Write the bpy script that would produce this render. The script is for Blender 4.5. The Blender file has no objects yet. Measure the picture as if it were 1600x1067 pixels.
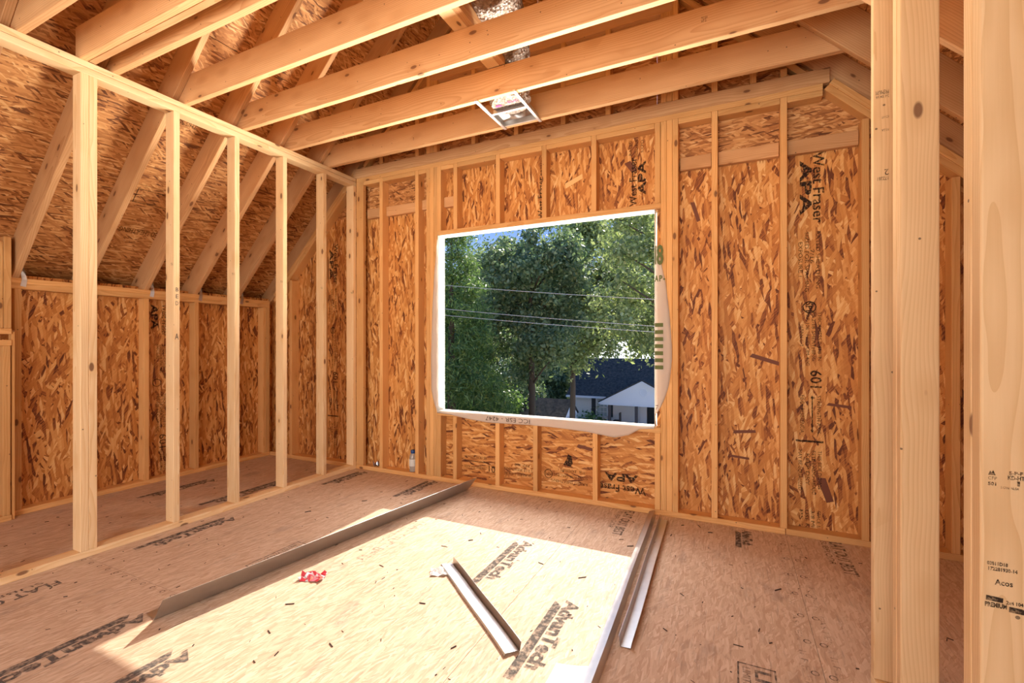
import bpy, math, random
import numpy as np
from mathutils import Matrix, Vector

random.seed(7)
rng = np.random.default_rng(7)
scene = bpy.context.scene
COL = scene.collection

# ------------------------------------------------------------------ camera
CAM_H = 1.207
cam_d = bpy.data.cameras.new('camera')
cam = bpy.data.objects.new('camera', cam_d)
COL.objects.link(cam)
cam.location = (0, 0, CAM_H)
cam.rotation_euler = (math.radians(90), 0, math.radians(25.6))
cam_d.sensor_width = 36.0
cam_d.lens = 720.0 / 1600.0 * 36.0
cam_d.shift_y = 3.5 / 1600.0
cam_d.clip_start = 0.02
cam_d.clip_end = 500
scene.camera = cam

# ------------------------------------------------------------------ world, sun, exposure
world = bpy.data.worlds.new('sky')
scene.world = world
world.use_nodes = True
wn = world.node_tree.nodes
wl = world.node_tree.links
wn.clear()
w_out = wn.new('ShaderNodeOutputWorld')
w_bg = wn.new('ShaderNodeBackground')
w_tc = wn.new('ShaderNodeTexCoord')
w_sep = wn.new('ShaderNodeSeparateXYZ')
w_ramp = wn.new('ShaderNodeValToRGB')
w_ramp.color_ramp.elements.new(0.14)
for e_, (p_, c_) in zip(w_ramp.color_ramp.elements, ((0.0, (1.55, 1.60, 1.62)), (0.13, (0.42, 0.60, 0.92)), (0.32, (0.085, 0.24, 0.68)))):
    e_.position = p_
    e_.color = (*c_, 1)
wl.new(w_tc.outputs['Generated'], w_sep.inputs[0])
wl.new(w_sep.outputs['Z'], w_ramp.inputs[0])
wl.new(w_ramp.outputs['Color'], w_bg.inputs['Color'])
w_bg.inputs['Strength'].default_value = 1.0
wl.new(w_bg.outputs[0], w_out.inputs[0])

sun_d = bpy.data.lights.new('sun', 'SUN')
sun_d.energy = 6.4
sun_d.color = (1.0, 0.93, 0.82)
sun_d.angle = math.radians(0.53)
sun = bpy.data.objects.new('sun', sun_d)
COL.objects.link(sun)
sun.location = (-3, 30, 30)
sun.rotation_euler = Vector((0.020, -1.0, -0.85)).to_track_quat('-Z', 'Y').to_euler()


def area(name, loc, target, sx, sy, power, color):
    d = bpy.data.lights.new(name, 'AREA')
    d.shape = 'RECTANGLE'
    d.size = sx
    d.size_y = sy
    d.energy = power
    d.color = color
    o = bpy.data.objects.new(name, d)
    COL.objects.link(o)
    o.location = loc
    o.rotation_euler = (Vector(target) - Vector(loc)).to_track_quat('-Z', 'Y').to_euler()
    return o


# added fill lamps outside the wall, above and below the window opening
area('window_high_fill', (-1.4, 6.2, 5.2), (-1.4, 2.2, 0.4), 9.0, 2.6, 480.0, (1.0, 0.97, 0.93))
area('window_low_fill', (-1.4, 6.0, -1.3), (-1.4, 2.2, 2.0), 9.0, 2.6, 3300.0, (1.0, 0.95, 0.86))
# added fill lamps behind the camera, just inside the rear wall
area('rear_fill', (-1.4, -2.45, 1.30), (-1.4, 3.0, 1.0), 4.6, 2.1, 45.0, (1.0, 0.97, 0.93))
area('rear_side_fill', (-0.7, -2.2, 1.45), (-4.2, 1.6, 1.5), 2.0, 2.0, 80.0, (1.0, 0.96, 0.90))

vs = scene.view_settings
vs.view_transform = 'Standard'
vs.look = 'None'
vs.exposure = 0.34
vs.gamma = 1.0
vs.use_curve_mapping = False

# ------------------------------------------------------------------ key dimensions (metres)
PX = -3.29          # face of the left partition
YB = 3.374          # face of the gable wall studs
KX = -4.53          # face of the knee wall studs
WX = 0.443          # face of the right hand partition
T = 0.038           # thickness of a two-by
W4 = 0.089          # width of a two-by-four
W8 = 0.184          # width of a two-by-eight
ZP = 2.805          # top of the wall plates
CL = 6.20           # left rafters' underside:  z - x = CL
CR = 3.335          # right rafters' underside: z + x = CR
WIN = (-2.341, -0.495, 0.615, 2.160)
YREAR = -2.6
S2 = math.sqrt(2.0)


# ------------------------------------------------------------------ node helpers
class NT:
    def __init__(self, name):
        self.m = bpy.data.materials.new(name)
        self.m.use_nodes = True
        self.t = self.m.node_tree
        self.n = self.t.nodes
        self.l = self.t.links
        self.n.clear()
        self.out = self.n.new('ShaderNodeOutputMaterial')

    def add(self, typ, **kw):
        n = self.n.new(typ)
        for k, v in kw.items():
            setattr(n, k, v)
        return n

    def link(self, a, b):
        self.l.new(a, b)

    def val(self, sock, v):
        if hasattr(v, 'is_linked') or isinstance(v, bpy.types.NodeSocket):
            self.l.new(v, sock)
        else:
            sock.default_value = v

    def math(self, op, a, b=0.0, c=None, clamp=False):
        n = self.add('ShaderNodeMath', operation=op)
        n.use_clamp = clamp
        self.val(n.inputs[0], a)
        self.val(n.inputs[1], b)
        if c is not None:
            self.val(n.inputs[2], c)
        return n.outputs[0]

    def vmul(self, vec, xyz):
        n = self.add('ShaderNodeVectorMath', operation='MULTIPLY')
        self.val(n.inputs[0], vec)
        n.inputs[1].default_value = xyz
        return n.outputs[0]

    def vadd(self, a, b):
        n = self.add('ShaderNodeVectorMath', operation='ADD')
        self.val(n.inputs[0], a)
        self.val(n.inputs[1], b)
        return n.outputs[0]

    def mix(self, fac, a, b, blend='MIX'):
        n = self.add('ShaderNodeMix', data_type='RGBA', blend_type=blend)
        self.val(n.inputs[0], fac)
        self.val(n.inputs[6], a)
        self.val(n.inputs[7], b)
        return n.outputs[2]

    def ramp(self, fac, stops, interp='LINEAR'):
        n = self.add('ShaderNodeValToRGB')
        cr = n.color_ramp
        cr.interpolation = interp
        while len(cr.elements) < len(stops):
            cr.elements.new(0.5)
        for e, (p, c) in zip(cr.elements, stops):
            e.position = p
            e.color = c if len(c) == 4 else (*c, 1)
        self.val(n.inputs[0], fac)
        return n.outputs[0]

    def noise(self, vec, scale=1.0, detail=2.0, rough=0.5, dim='3D', w=None):
        n = self.add('ShaderNodeTexNoise', noise_dimensions=dim)
        self.val(n.inputs['Vector'], vec)
        n.inputs['Scale'].default_value = scale
        n.inputs['Detail'].default_value = detail
        n.inputs['Roughness'].default_value = rough
        return n.outputs[0]

    def bsdf(self, color, rough=0.7, metal=0.0, normal=None, spec=0.3):
        b = self.add('ShaderNodeBsdfPrincipled')
        self.val(b.inputs['Base Color'], color if not isinstance(color, tuple) else (*color[:3], 1))
        self.val(b.inputs['Roughness'], rough)
        b.inputs['Metallic'].default_value = metal
        b.inputs['Specular IOR Level'].default_value = spec
        if normal is not None:
            self.link(normal, b.inputs['Normal'])
        return b

    def bump(self, h, strength=0.3, dist=0.002):
        n = self.add('ShaderNodeBump')
        n.inputs['Strength'].default_value = strength
        n.inputs['Distance'].default_value = dist
        self.link(h, n.inputs['Height'])
        return n.outputs[0]

    def done(self, shader):
        self.l.new(shader, self.out.inputs[0])
        return self.m


def simple(name, color, rough=0.6, metal=0.0, spec=0.4):
    t = NT(name)
    return t.done(t.bsdf(color, rough, metal, spec=spec).outputs[0])


def lumber(name, light, dark, knot=(0.16, 0.06, 0.025), vary=0.22, ring=34.0):
    """softwood: growth rings and fibres along local X, knots, nail dots"""
    t = NT(name)
    tc = t.add('ShaderNodeTexCoord')
    oi = t.add('ShaderNodeObjectInfo')
    off = t.add('ShaderNodeCombineXYZ')
    r = oi.outputs['Random']
    t.link(t.math('MULTIPLY', r, 31.7), off.inputs[0])
    t.link(t.math('SUBTRACT', t.math('FRACT', t.math('MULTIPLY', r, 77.1)), 0.5), off.inputs[1])
    t.link(t.math('SUBTRACT', t.math('FRACT', t.math('MULTIPLY', r, 191.3)), 0.5), off.inputs[2])
    small = t.vmul(off.outputs[0], (1.0, 0.12, 0.12))
    p = t.vadd(tc.outputs['Object'], small)
    # growth rings about a wandering pith
    wob = t.add('ShaderNodeTexNoise')
    t.link(t.vmul(p, (1.3, 5.0, 5.0)), wob.inputs['Vector'])
    wob.inputs['Scale'].default_value = 1.0
    wob.inputs['Detail'].default_value = 2.0
    wv = t.add('ShaderNodeVectorMath', operation='SUBTRACT')
    t.link(wob.outputs['Color'], wv.inputs[0])
    wv.inputs[1].default_value = (0.5, 0.5, 0.5)
    pw = t.vadd(t.vmul(p, (0.06, 1, 1)), t.vmul(wv.outputs[0], (0.0, 0.07, 0.07)))
    wave = t.add('ShaderNodeTexWave', wave_type='RINGS', rings_direction='X', wave_profile='SAW')
    t.link(pw, wave.inputs['Vector'])
    wave.inputs['Scale'].default_value = ring
    wave.inputs['Distortion'].default_value = 0.6
    wave.inputs['Detail'].default_value = 1.0
    rings = t.math('POWER', wave.outputs['Fac'], 2.2)
    fib = t.noise(t.vmul(p, (5.0, 170.0, 170.0)), 1.0, 3.0, 0.6)
    blot = t.noise(t.vmul(p, (2.2, 9.0, 9.0)), 1.0, 2.0)
    f = t.math('ADD', t.math('MULTIPLY', rings, 0.62), t.math('MULTIPLY', fib, 0.45))
    f = t.math('ADD', f, t.math('MULTIPLY', t.math('SUBTRACT', blot, 0.55), 0.9), clamp=True)
    col = t.mix(f, (*light, 1), (*dark, 1))
    # knots
    vo = t.add('ShaderNodeTexVoronoi', voronoi_dimensions='3D', feature='F1')
    t.link(t.vmul(p, (5.0, 11.0, 11.0)), vo.inputs['Vector'])
    vo.inputs['Scale'].default_value = 1.0
    sc = t.add('ShaderNodeSeparateColor')
    t.link(vo.outputs['Color'], sc.inputs[0])
    has = t.math('GREATER_THAN', sc.outputs[0], 0.50)
    k1 = t.math('MULTIPLY', has, t.ramp(vo.outputs['Distance'], [(0.10, (1, 1, 1)), (0.145, (0, 0, 0))]))
    k2 = t.math('MULTIPLY', has, t.ramp(vo.outputs['Distance'], [(0.18, (1, 1, 1)), (0.42, (0, 0, 0))]))
    col = t.mix(t.math('MULTIPLY', k2, 0.5), col, (*dark, 1))
    col = t.mix(t.math('MULTIPLY', k1, 0.85), col, (*knot, 1))
    # nail dots
    vn = t.add('ShaderNodeTexVoronoi', voronoi_dimensions='3D', feature='F1')
    t.link(p, vn.inputs['Vector'])
    vn.inputs['Scale'].default_value = 13.0
    nd = t.math('MULTIPLY', t.math('LESS_THAN', vn.outputs['Distance'], 0.048), 0.75)
    col = t.mix(nd, col, (0.05, 0.03, 0.02, 1))
    # board to board tone
    tone = t.math('ADD', 1.0 - vary * 0.5, t.math('MULTIPLY', t.math('FRACT', t.math('MULTIPLY', r, 13.7)), vary))
    hs = t.add('ShaderNodeHueSaturation')
    t.link(col, hs.inputs['Color'])
    t.link(tone, hs.inputs['Value'])
    hs.inputs['Saturation'].default_value = 1.0
    bmp = t.bump(t.math('ADD', fib, rings), 0.12, 0.001)
    return t.done(t.bsdf(hs.outputs[0], 0.68, normal=bmp, spec=0.25).outputs[0])


def osb(name, stops, sx=8.5, sy=52.0, angles=(58, -42, 27, -20, 5), bumpy=0.5, cover=0.52, stain=None, grain=0.42):
    """oriented strand board: layers of stretched flakes; strands mostly along local X"""
    t = NT(name)
    tc = t.add('ShaderNodeTexCoord')
    oi = t.add('ShaderNodeObjectInfo')
    sep = t.add('ShaderNodeSeparateXYZ')
    t.link(tc.outputs['Object'], sep.inputs[0])
    cmb = t.add('ShaderNodeCombineXYZ')
    t.link(t.math('ADD', sep.outputs[0], t.math('MULTIPLY', oi.outputs['Random'], 37.0)), cmb.inputs[0])
    t.link(t.math('ADD', sep.outputs[1], t.math('MULTIPLY', oi.outputs['Random'], 11.0)), cmb.inputs[1])
    base = cmb.outputs[0]
    dn = t.add('ShaderNodeTexNoise', noise_dimensions='2D')
    t.link(base, dn.inputs['Vector'])
    dn.inputs['Scale'].default_value = 9.0
    dn.inputs['Detail'].default_value = 1.0
    dv = t.add('ShaderNodeVectorMath', operation='SUBTRACT')
    t.link(dn.outputs['Color'], dv.inputs[0])
    dv.inputs[1].default_value = (0.5, 0.5, 0.5)
    base = t.vadd(base, t.vmul(dv.outputs[0], (0.011, 0.011, 0.0)))
    value = None
    for i, a in enumerate(angles):
        vr = t.add('ShaderNodeVectorRotate', rotation_type='Z_AXIS')
        t.link(base, vr.inputs['Vector'])
        vr.inputs['Angle'].default_value = math.radians(a)
        k = 0.75 + 0.12 * i
        sv = t.vadd(t.vmul(vr.outputs[0], (sx * k, sy * k, 0)), (i * 13.3, i * 7.7, 0))
        vo = t.add('ShaderNodeTexVoronoi', voronoi_dimensions='2D', feature='F1', distance='EUCLIDEAN')
        t.link(sv, vo.inputs['Vector'])
        vo.inputs['Scale'].default_value = 1.0
        sc = t.add('ShaderNodeSeparateColor')
        t.link(vo.outputs['Color'], sc.inputs[0])
        if i < 2:
            g = t.noise(t.vmul(vr.outputs[0], (9, 210, 0)), 1.0, 1.0, 0.6, '2D')
        edge = t.math('MULTIPLY', t.math('POWER', vo.outputs['Distance'], 2.0), -0.10)
        v = t.math('ADD', sc.outputs[0], t.math('MULTIPLY', t.math('SUBTRACT', g, 0.5), grain))
        v = t.math('ADD', v, edge)
        if value is None:
            value = v
        else:
            m = t.math('GREATER_THAN', sc.outputs[1], cover)
            n = t.add('ShaderNodeMix', data_type='FLOAT')
            t.link(m, n.inputs[0])
            t.link(value, n.inputs[2])
            t.link(v, n.inputs[3])
            value = n.outputs[0]
    big = t.noise(base, 2.2, 2.0, 0.5, '2D')
    value = t.math('ADD', value, t.math('MULTIPLY', t.math('SUBTRACT', big, 0.5), 0.25), clamp=True)
    col = t.ramp(value, stops)
    if stain:
        sn = t.noise(t.vmul(base, (1.0, 2.2, 1.0)), stain[1], 4.0, 0.65, '2D')
        f = t.ramp(sn, [(stain[2], (0, 0, 0)), (stain[3], (1, 1, 1))])
        col = t.mix(t.math('MULTIPLY', f, stain[4]), col, (*stain[0], 1))
        st = t.noise(t.vmul(base, (3.5, 75.0, 1.0)), 1.0, 3.0, 0.7, '2D')
        f2 = t.ramp(st, [(0.60, (0, 0, 0)), (0.72, (1, 1, 1))])
        col = t.mix(t.math('MULTIPLY', f2, 0.38), col, (0.20, 0.14, 0.10, 1))
    bmp = t.bump(value, bumpy, 0.003)
    return t.done(t.bsdf(col, 0.62, normal=bmp, spec=0.3).outputs[0])


# ------------------------------------------------------------------ materials
M = {}  # lumber tints differ by part mainly to paint in its lighting
M['spruce'] = lumber('spruce lumber', (0.84, 0.61, 0.345), (0.70, 0.42, 0.185))
M['fir'] = lumber('fir lumber', (0.67, 0.385, 0.18), (0.48, 0.23, 0.085), vary=0.26)
M['pine'] = lumber('pine wall lumber', (0.76, 0.43, 0.165), (0.60, 0.285, 0.085), vary=0.26)
M['post'] = lumber('post lumber', (0.76, 0.51, 0.27), (0.62, 0.37, 0.165), vary=0.12)
OSB_STOPS = [(0.0, (0.13, 0.035, 0.010)), (0.07, (0.26, 0.078, 0.018)), (0.20, (0.46, 0.17, 0.038)),
             (0.55, (0.60, 0.255, 0.062)), (0.85, (0.72, 0.36, 0.11)), (1.0, (0.82, 0.50, 0.20))]
M['osb'] = osb('oriented strand board', OSB_STOPS)
M['osb_roof'] = osb('roof strand board', [(0.0, (0.15, 0.05, 0.015)), (0.10, (0.32, 0.12, 0.034)), (0.5, (0.54, 0.24, 0.075)),
                                          (0.85, (0.66, 0.33, 0.115)), (1.0, (0.76, 0.46, 0.20))],
                    sx=11, sy=75, angles=(6, -14, 22, -38, 3))
M['subfloor'] = osb('subfloor panel board', [(0.0, (0.50, 0.33, 0.215)), (0.4, (0.575, 0.405, 0.275)), (0.8, (0.63, 0.46, 0.325)), (1.0, (0.68, 0.52, 0.38))],
                    sx=16, sy=95, angles=(3, -12, 17, 32, 0), bumpy=0.10, grain=0.30,
                    stain=((0.16, 0.12, 0.105), 3.2, 0.60, 0.74, 0.30))
M['edge'] = simple('panel edge', (0.35, 0.18, 0.08), 0.9)
M['galv'] = None


def metal(name, color, rough, scale=30.0):
    t = NT(name)
    tc = t.add('ShaderNodeTexCoord')
    n = t.noise(tc.outputs['Object'], scale, 3.0, 0.6)
    c = t.mix(n, (*[x * 0.8 for x in color], 1), (*color, 1))
    r = t.math('ADD', rough - 0.1, t.math('MULTIPLY', n, 0.2))
    return t.done(t.bsdf(c, r, 1.0).outputs[0])


M['galv'] = metal('galvanised steel', (0.62, 0.59, 0.56), 0.36)
t = NT('crinkled foil')
tc = t.add('ShaderNodeTexCoord')
vf = t.add('ShaderNodeTexVoronoi', feature='F1')
t.link(tc.outputs['Object'], vf.inputs['Vector'])
vf.inputs['Scale'].default_value = 55.0
nf = t.noise(tc.outputs['Object'], 28.0, 3.0, 0.7)
fh = t.math('ADD', vf.outputs['Distance'], nf)
fc = t.ramp(nf, [(0.35, (0.20, 0.13, 0.09)), (0.65, (0.36, 0.29, 0.24))])
M['foil'] = t.done(t.bsdf(fc, 0.45, 0.35, normal=t.bump(fh, 1.0, 0.012)).outputs[0])
M['wrap'] = None


def cloth(name, color, trans=0.35):
    t = NT(name)
    tc = t.add('ShaderNodeTexCoord')
    n = t.noise(tc.outputs['Object'], 14.0, 3.0)
    d = t.add('ShaderNodeBsdfDiffuse')
    d.inputs[0].default_value = (*color, 1)
    t.link(t.bump(n, 0.35, 0.01), d.inputs['Normal'])
    tr = t.add('ShaderNodeBsdfTranslucent')
    tr.inputs[0].default_value = (*color, 1)
    mx = t.add('ShaderNodeMixShader')
    mx.inputs[0].default_value = trans
    t.link(d.outputs[0], mx.inputs[1])
    t.link(tr.outputs[0], mx.inputs[2])
    return t.done(mx.outputs[0])


M['wrap'] = cloth('house wrap', (0.86, 0.82, 0.76))
t = NT('thin wrap flap')
d_ = t.add('ShaderNodeBsdfDiffuse')
d_.inputs[0].default_value = (0.86, 0.78, 0.68, 1)
tl_ = t.add('ShaderNodeBsdfTranslucent')
tl_.inputs[0].default_value = (0.86, 0.78, 0.68, 1)
tp_ = t.add('ShaderNodeBsdfTransparent')
m1 = t.add('ShaderNodeMixShader')
m1.inputs[0].default_value = 0.35
t.link(d_.outputs[0], m1.inputs[1])
t.link(tl_.outputs[0], m1.inputs[2])
m2 = t.add('ShaderNodeMixShader')
m2.inputs[0].default_value = 0.32
t.link(m1.outputs[0], m2.inputs[1])
t.link(tp_.outputs[0], m2.inputs[2])
M['wrap_thin'] = t.done(m2.outputs[0])
M['paper'] = cloth('white paper', (0.88, 0.87, 0.85), 0.15)


def ink(name, color, lo=0.38, hi=0.62, amount=0.9, scale=70.0):
    t = NT(name)
    tc = t.add('ShaderNodeTexCoord')
    n = t.noise(tc.outputs['Object'], scale, 3.0, 0.65)
    a = t.math('MULTIPLY', t.ramp(n, [(lo, (0, 0, 0)), (hi, (1, 1, 1))]), amount)
    d = t.add('ShaderNodeBsdfDiffuse')
    d.inputs[0].default_value = (*color, 1)
    tr = t.add('ShaderNodeBsdfTransparent')
    mx = t.add('ShaderNodeMixShader')
    t.link(a, mx.inputs[0])
    t.link(tr.outputs[0], mx.inputs[1])
    t.link(d.outputs[0], mx.inputs[2])
    return t.done(mx.outputs[0])


M['ink'] = ink('black stamp ink', (0.035, 0.025, 0.02), 0.30, 0.50, 0.88)
M['ink_floor'] = ink('worn floor ink', (0.10, 0.097, 0.095), 0.30, 0.56, 0.75, 40.0)
M['ink_faint'] = ink('faint floor ink', (0.16, 0.14, 0.13), 0.42, 0.72, 0.6, 40.0)
M['pencil'] = simple('pencil mark', (0.06, 0.05, 0.05), 0.8)
M['green_ink'] = simple('olive green print', (0.13, 0.16, 0.05), 0.8)
M['red_print'] = simple('magenta print', (0.55, 0.02, 0.12), 0.7)
M['dark'] = simple('dark scrap', (0.03, 0.022, 0.018), 0.8)

# ------------------------------------------------------------------ object helpers
WM = {}


def link(o, parent=None, mat=None):
    """link o with world matrix mat, as a child of parent"""
    COL.objects.link(o)
    mat = mat or Matrix.Identity(4)
    WM[o.name] = mat.copy()
    if parent is not None:
        o.parent = parent
        o.matrix_local = WM[parent.name].inverted() @ mat
    else:
        o.matrix_local = mat
    return o


def tag(o, label=None, cat=None, group=None, kind=None):
    if label:
        o['label'] = label
    if cat:
        o['category'] = cat
    if group:
        o['group'] = group
    if kind:
        o['kind'] = kind
    return o


def empty(name, loc, label=None, cat=None, kind=None, group=None):
    o = bpy.data.objects.new(name, None)
    o.empty_display_size = 0.1
    link(o, None, Matrix.Translation(loc))
    return tag(o, label, cat, group, kind)


def mesh(name, verts, faces, mat, parent=None, mw=None, smooth=False):
    me = bpy.data.meshes.new(name)
    me.from_pydata([tuple(v) for v in verts], [], faces)
    me.update()
    if smooth:
        for p in me.polygons:
            p.use_smooth = True
    if mat is not None:
        me.materials.append(mat)
    o = bpy.data.objects.new(name, me)
    return link(o, parent, mw)


def frame(origin, ex, ey):
    ex = Vector(ex).normalized()
    ey = Vector(ey).normalized()
    ez = ex.cross(ey).normalized()
    ey = ez.cross(ex)
    m = Matrix((ex, ey, ez)).transposed().to_4x4()
    m.translation = Vector(origin)
    return m


def prism(name, poly, th, mat, parent, mw, bevel=0.0, seg=1):
    """polygon in the local XY plane, extruded from z=0 to z=th"""
    n = len(poly)
    a = sum(poly[i][0] * poly[(i + 1) % n][1] - poly[(i + 1) % n][0] * poly[i][1] for i in range(n))
    if a < 0:
        poly = poly[::-1]
    v = [(x, y, 0.0) for x, y in poly] + [(x, y, th) for x, y in poly]
    f = [tuple(range(n))[::-1], tuple(range(n, 2 * n))]
    f += [(i, (i + 1) % n, n + (i + 1) % n, n + i) for i in range(n)]
    o = mesh(name, v, f, mat, parent, mw)
    if bevel:
        b = o.modifiers.new('eased', 'BEVEL')
        b.width = bevel
        b.segments = seg
        b.limit_method = 'NONE'
    return o


def board(name, x, y, z, mat, parent, axis=None, bevel=0.0025, seg=1):
    """axis-aligned piece of lumber; local X runs along its length"""
    d = (x[1] - x[0], y[1] - y[0], z[1] - z[0])
    if axis is None:
        axis = max(range(3), key=lambda i: d[i])
    ax = [(1, 0, 0), (0, 1, 0), (0, 0, 1)]
    a, b, c = axis, (axis + 1) % 3, (axis + 2) % 3
    cen = ((x[0] + x[1]) / 2, (y[0] + y[1]) / 2, (z[0] + z[1]) / 2)
    o = Vector(cen) - Vector(ax[c]) * d[c] / 2
    mw = frame(o, ax[a], ax[b])
    h, w = d[a] / 2, d[b] / 2
    return prism(name, [(-h, -w), (h, -w), (h, w), (-h, w)], d[c], mat, parent, mw, bevel, seg)


def clip(poly, a, b, c):
    """keep a*x + b*y <= c"""
    out = []
    n = len(poly)
    for i in range(n):
        p, q = poly[i], poly[(i + 1) % n]
        dp, dq = a * p[0] + b * p[1] - c, a * q[0] + b * q[1] - c
        if dp <= 0:
            out.append(p)
        if (dp < 0 < dq) or (dq < 0 < dp):
            s = dp / (dp - dq)
            out.append((p[0] + s * (q[0] - p[0]), p[1] + s * (q[1] - p[1])))
    return out


def text(body, parent, origin, xd, yd, height, mat, length=None, lift=0.0012, name='printed_text', bold=0.0, spacing=1.0):
    """flat lettering: origin is the start of the (last) baseline, height the cap height"""
    cu = bpy.data.curves.new(name, 'FONT')
    cu.body = body
    cu.size = height / 0.69
    cu.resolution_u = 2
    cu.offset = bold
    cu.space_line = 0.85
    cu.space_character = spacing
    cu.materials.append(mat)
    tmp = bpy.data.objects.new('tmp_text', cu)
    COL.objects.link(tmp)
    dg = bpy.context.evaluated_depsgraph_get()
    me = bpy.data.meshes.new_from_object(tmp.evaluated_get(dg))
    bpy.data.objects.remove(tmp)
    bpy.data.curves.remove(cu)
    me.name = name
    if length and len(me.vertices):
        co = np.empty(len(me.vertices) * 3, dtype=np.float32)
        me.vertices.foreach_get('co', co)
        co = co.reshape(-1, 3)
        w = max(float(co[:, 0].max() - co[:, 0].min()), 1e-4)
        co[:, 0] *= length / w
        me.vertices.foreach_set('co', co.ravel())
        me.update()
    if not len(me.materials):
        me.materials.append(mat)
    o = bpy.data.objects.new(name, me)
    m = frame(origin, xd, yd)
    m.translation = m.translation + m.to_3x3() @ Vector((0, 0, lift))
    return link(o, parent, m)


def mark(name, parent, origin, xd, yd, poly, mat, lift=0.001):
    m = frame(origin, xd, yd)
    m.translation = m.translation + m.to_3x3() @ Vector((0, 0, lift))
    return mesh(name, [(x, y, 0) for x, y in poly], [tuple(range(len(poly)))], mat, parent, m)


def rect(w, h):
    return [(0, 0), (w, 0), (w, h), (0, h)]


def ring_mark(name, parent, c, xd, yd, r, th, mat, lift=0.001, n=20):
    m = frame(c, xd, yd)
    m.translation = m.translation + m.to_3x3() @ Vector((0, 0, lift))
    v, f = [], []
    for i in range(n):
        a = 2 * math.pi * i / n
        v += [(r * math.cos(a), r * math.sin(a), 0), ((r - th) * math.cos(a), (r - th) * math.sin(a), 0)]
    for i in range(n):
        j = (i + 1) % n
        f.append((2 * i, 2 * j, 2 * j + 1, 2 * i + 1))
    return mesh(name, v, f, mat, parent, m)


def tube(name, pts, radii, mat, parent=None, mw=None, n=12, smooth=True, caps=True):
    pts = [Vector(p) for p in pts]
    v, f = [], []
    up = Vector((0.13, 0.21, 0.97)).normalized()
    for i, p in enumerate(pts):
        d = (pts[min(i + 1, len(pts) - 1)] - pts[max(i - 1, 0)]).normalized()
        a = d.cross(up)
        if a.length < 0.05:
            a = d.cross(Vector((1, 0, 0)))
        a.normalize()
        b = d.cross(a)
        r = radii[i] if isinstance(radii, (list, tuple)) else radii
        for k in range(n):
            t = 2 * math.pi * k / n
            v.append(p + a * (r * math.cos(t)) + b * (r * math.sin(t)))
    for i in range(len(pts) - 1):
        for k in range(n):
            k2 = (k + 1) % n
            f.append((i * n + k, i * n + k2, (i + 1) * n + k2, (i + 1) * n + k))
    if caps:
        f.append(tuple(range(n))[::-1])
        f.append(tuple(range((len(pts) - 1) * n, len(pts) * n)))
    return mesh(name, v, f, mat, parent, mw, smooth)


def lathe(name, prof, mat, parent=None, mw=None, n=24):
    v, f = [], []
    for r, z in prof:
        for k in range(n):
            t = 2 * math.pi * k / n
            v.append((r * math.cos(t), r * math.sin(t), z))
    for i in range(len(prof) - 1):
        for k in range(n):
            k2 = (k + 1) % n
            f.append((i * n + k, i * n + k2, (i + 1) * n + k2, (i + 1) * n + k))
    f.append(tuple(range(n))[::-1])
    f.append(tuple(range((len(prof) - 1) * n, len(prof) * n)))
    return mesh(name, v, f, mat, parent, mw, True)


X_, Y_, Z_ = Vector((1, 0, 0)), Vector((0, 1, 0)), Vector((0, 0, 1))

# ================================================================== FLOOR
floor = empty('floor', (-1.5, 1, 0), 'tan subfloor panels stamped with black lettering, sunlit below the window', 'floor', 'structure')
FT = 0.018
panels = {}
cols = [(-4.62, -3.3708, (-2.6, -0.5, 1.94, 3.463)), (-3.3692, -2.1508, (-2.6, -1.13, 1.31, 3.463)), (-2.1492, -0.9308, (-2.6, 0.10, 2.54 + 0.93)),
        (-0.9292, 0.2992, (-2.6, -1.13, 1.31, 3.463)), (0.3008, 1.5192, (-2.6, 0.10, 3.463)), (1.522, 1.75, (-2.6, 0.10, 3.463))]
M['under'] = simple('dark underfloor blocker', (0.05, 0.035, 0.025), 0.9)
board('floor_light_block', (-4.62, 1.75), (-2.6, 3.463), (-0.05, -FT - 0.0005), M['under'], floor, bevel=0)  # unseen dark sheet added to block light leaking through floor seams
cols[2] = (-2.1492, -0.9308, (-2.6, 0.10, 3.463))
cols[3] = (-0.9292, 0.2992, (-2.6, -0.4, 3.463))
for ci, (x0, x1, ys) in enumerate(cols):
    for y0, y1 in zip(ys[:-1], ys[1:]):
        mw = frame(((x0 + x1) / 2, (y0 + y1) / 2, -FT), Y_, -X_)
        h, w = (y1 - y0) / 2 - 0.0008, (x1 - x0) / 2
        o = prism('subfloor_panel', [(-h, -w), (h, -w), (h, w), (-h, w)], FT, M['subfloor'], floor, mw)
        panels[(ci, round(y0, 2))] = (o, x0, x1, y0, y1)


def fl_panel(x, y):
    for o, x0, x1, y0, y1 in panels.values():
        if x0 - 0.01 <= x <= x1 + 0.01 and y0 - 0.01 <= y <= y1 + 0.01:
            return o
    return floor


def ftext(body, x, y, h, L, mat, bold=0.0):
    return text(body, fl_panel(x, min(y, 3.4)), (x, y, 0), -Y_, X_, h, mat, L, bold=bold)


def advantech(x, y, L=0.50, mat=None, s=1.0):
    mat = mat or M['ink_floor']
    p = fl_panel(x, y)
    mark('logo_bar', p, (x, y - 0.02, 0), -Y_, X_, [(0, 0), (L * 1.10, 0), (L * 1.10, 0.040 * s), (0.03, 0.040 * s)], mat)
    ftext('AdvanTech', x + 0.052 * s, y, 0.062 * s, L, mat, 0.0045)


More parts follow.
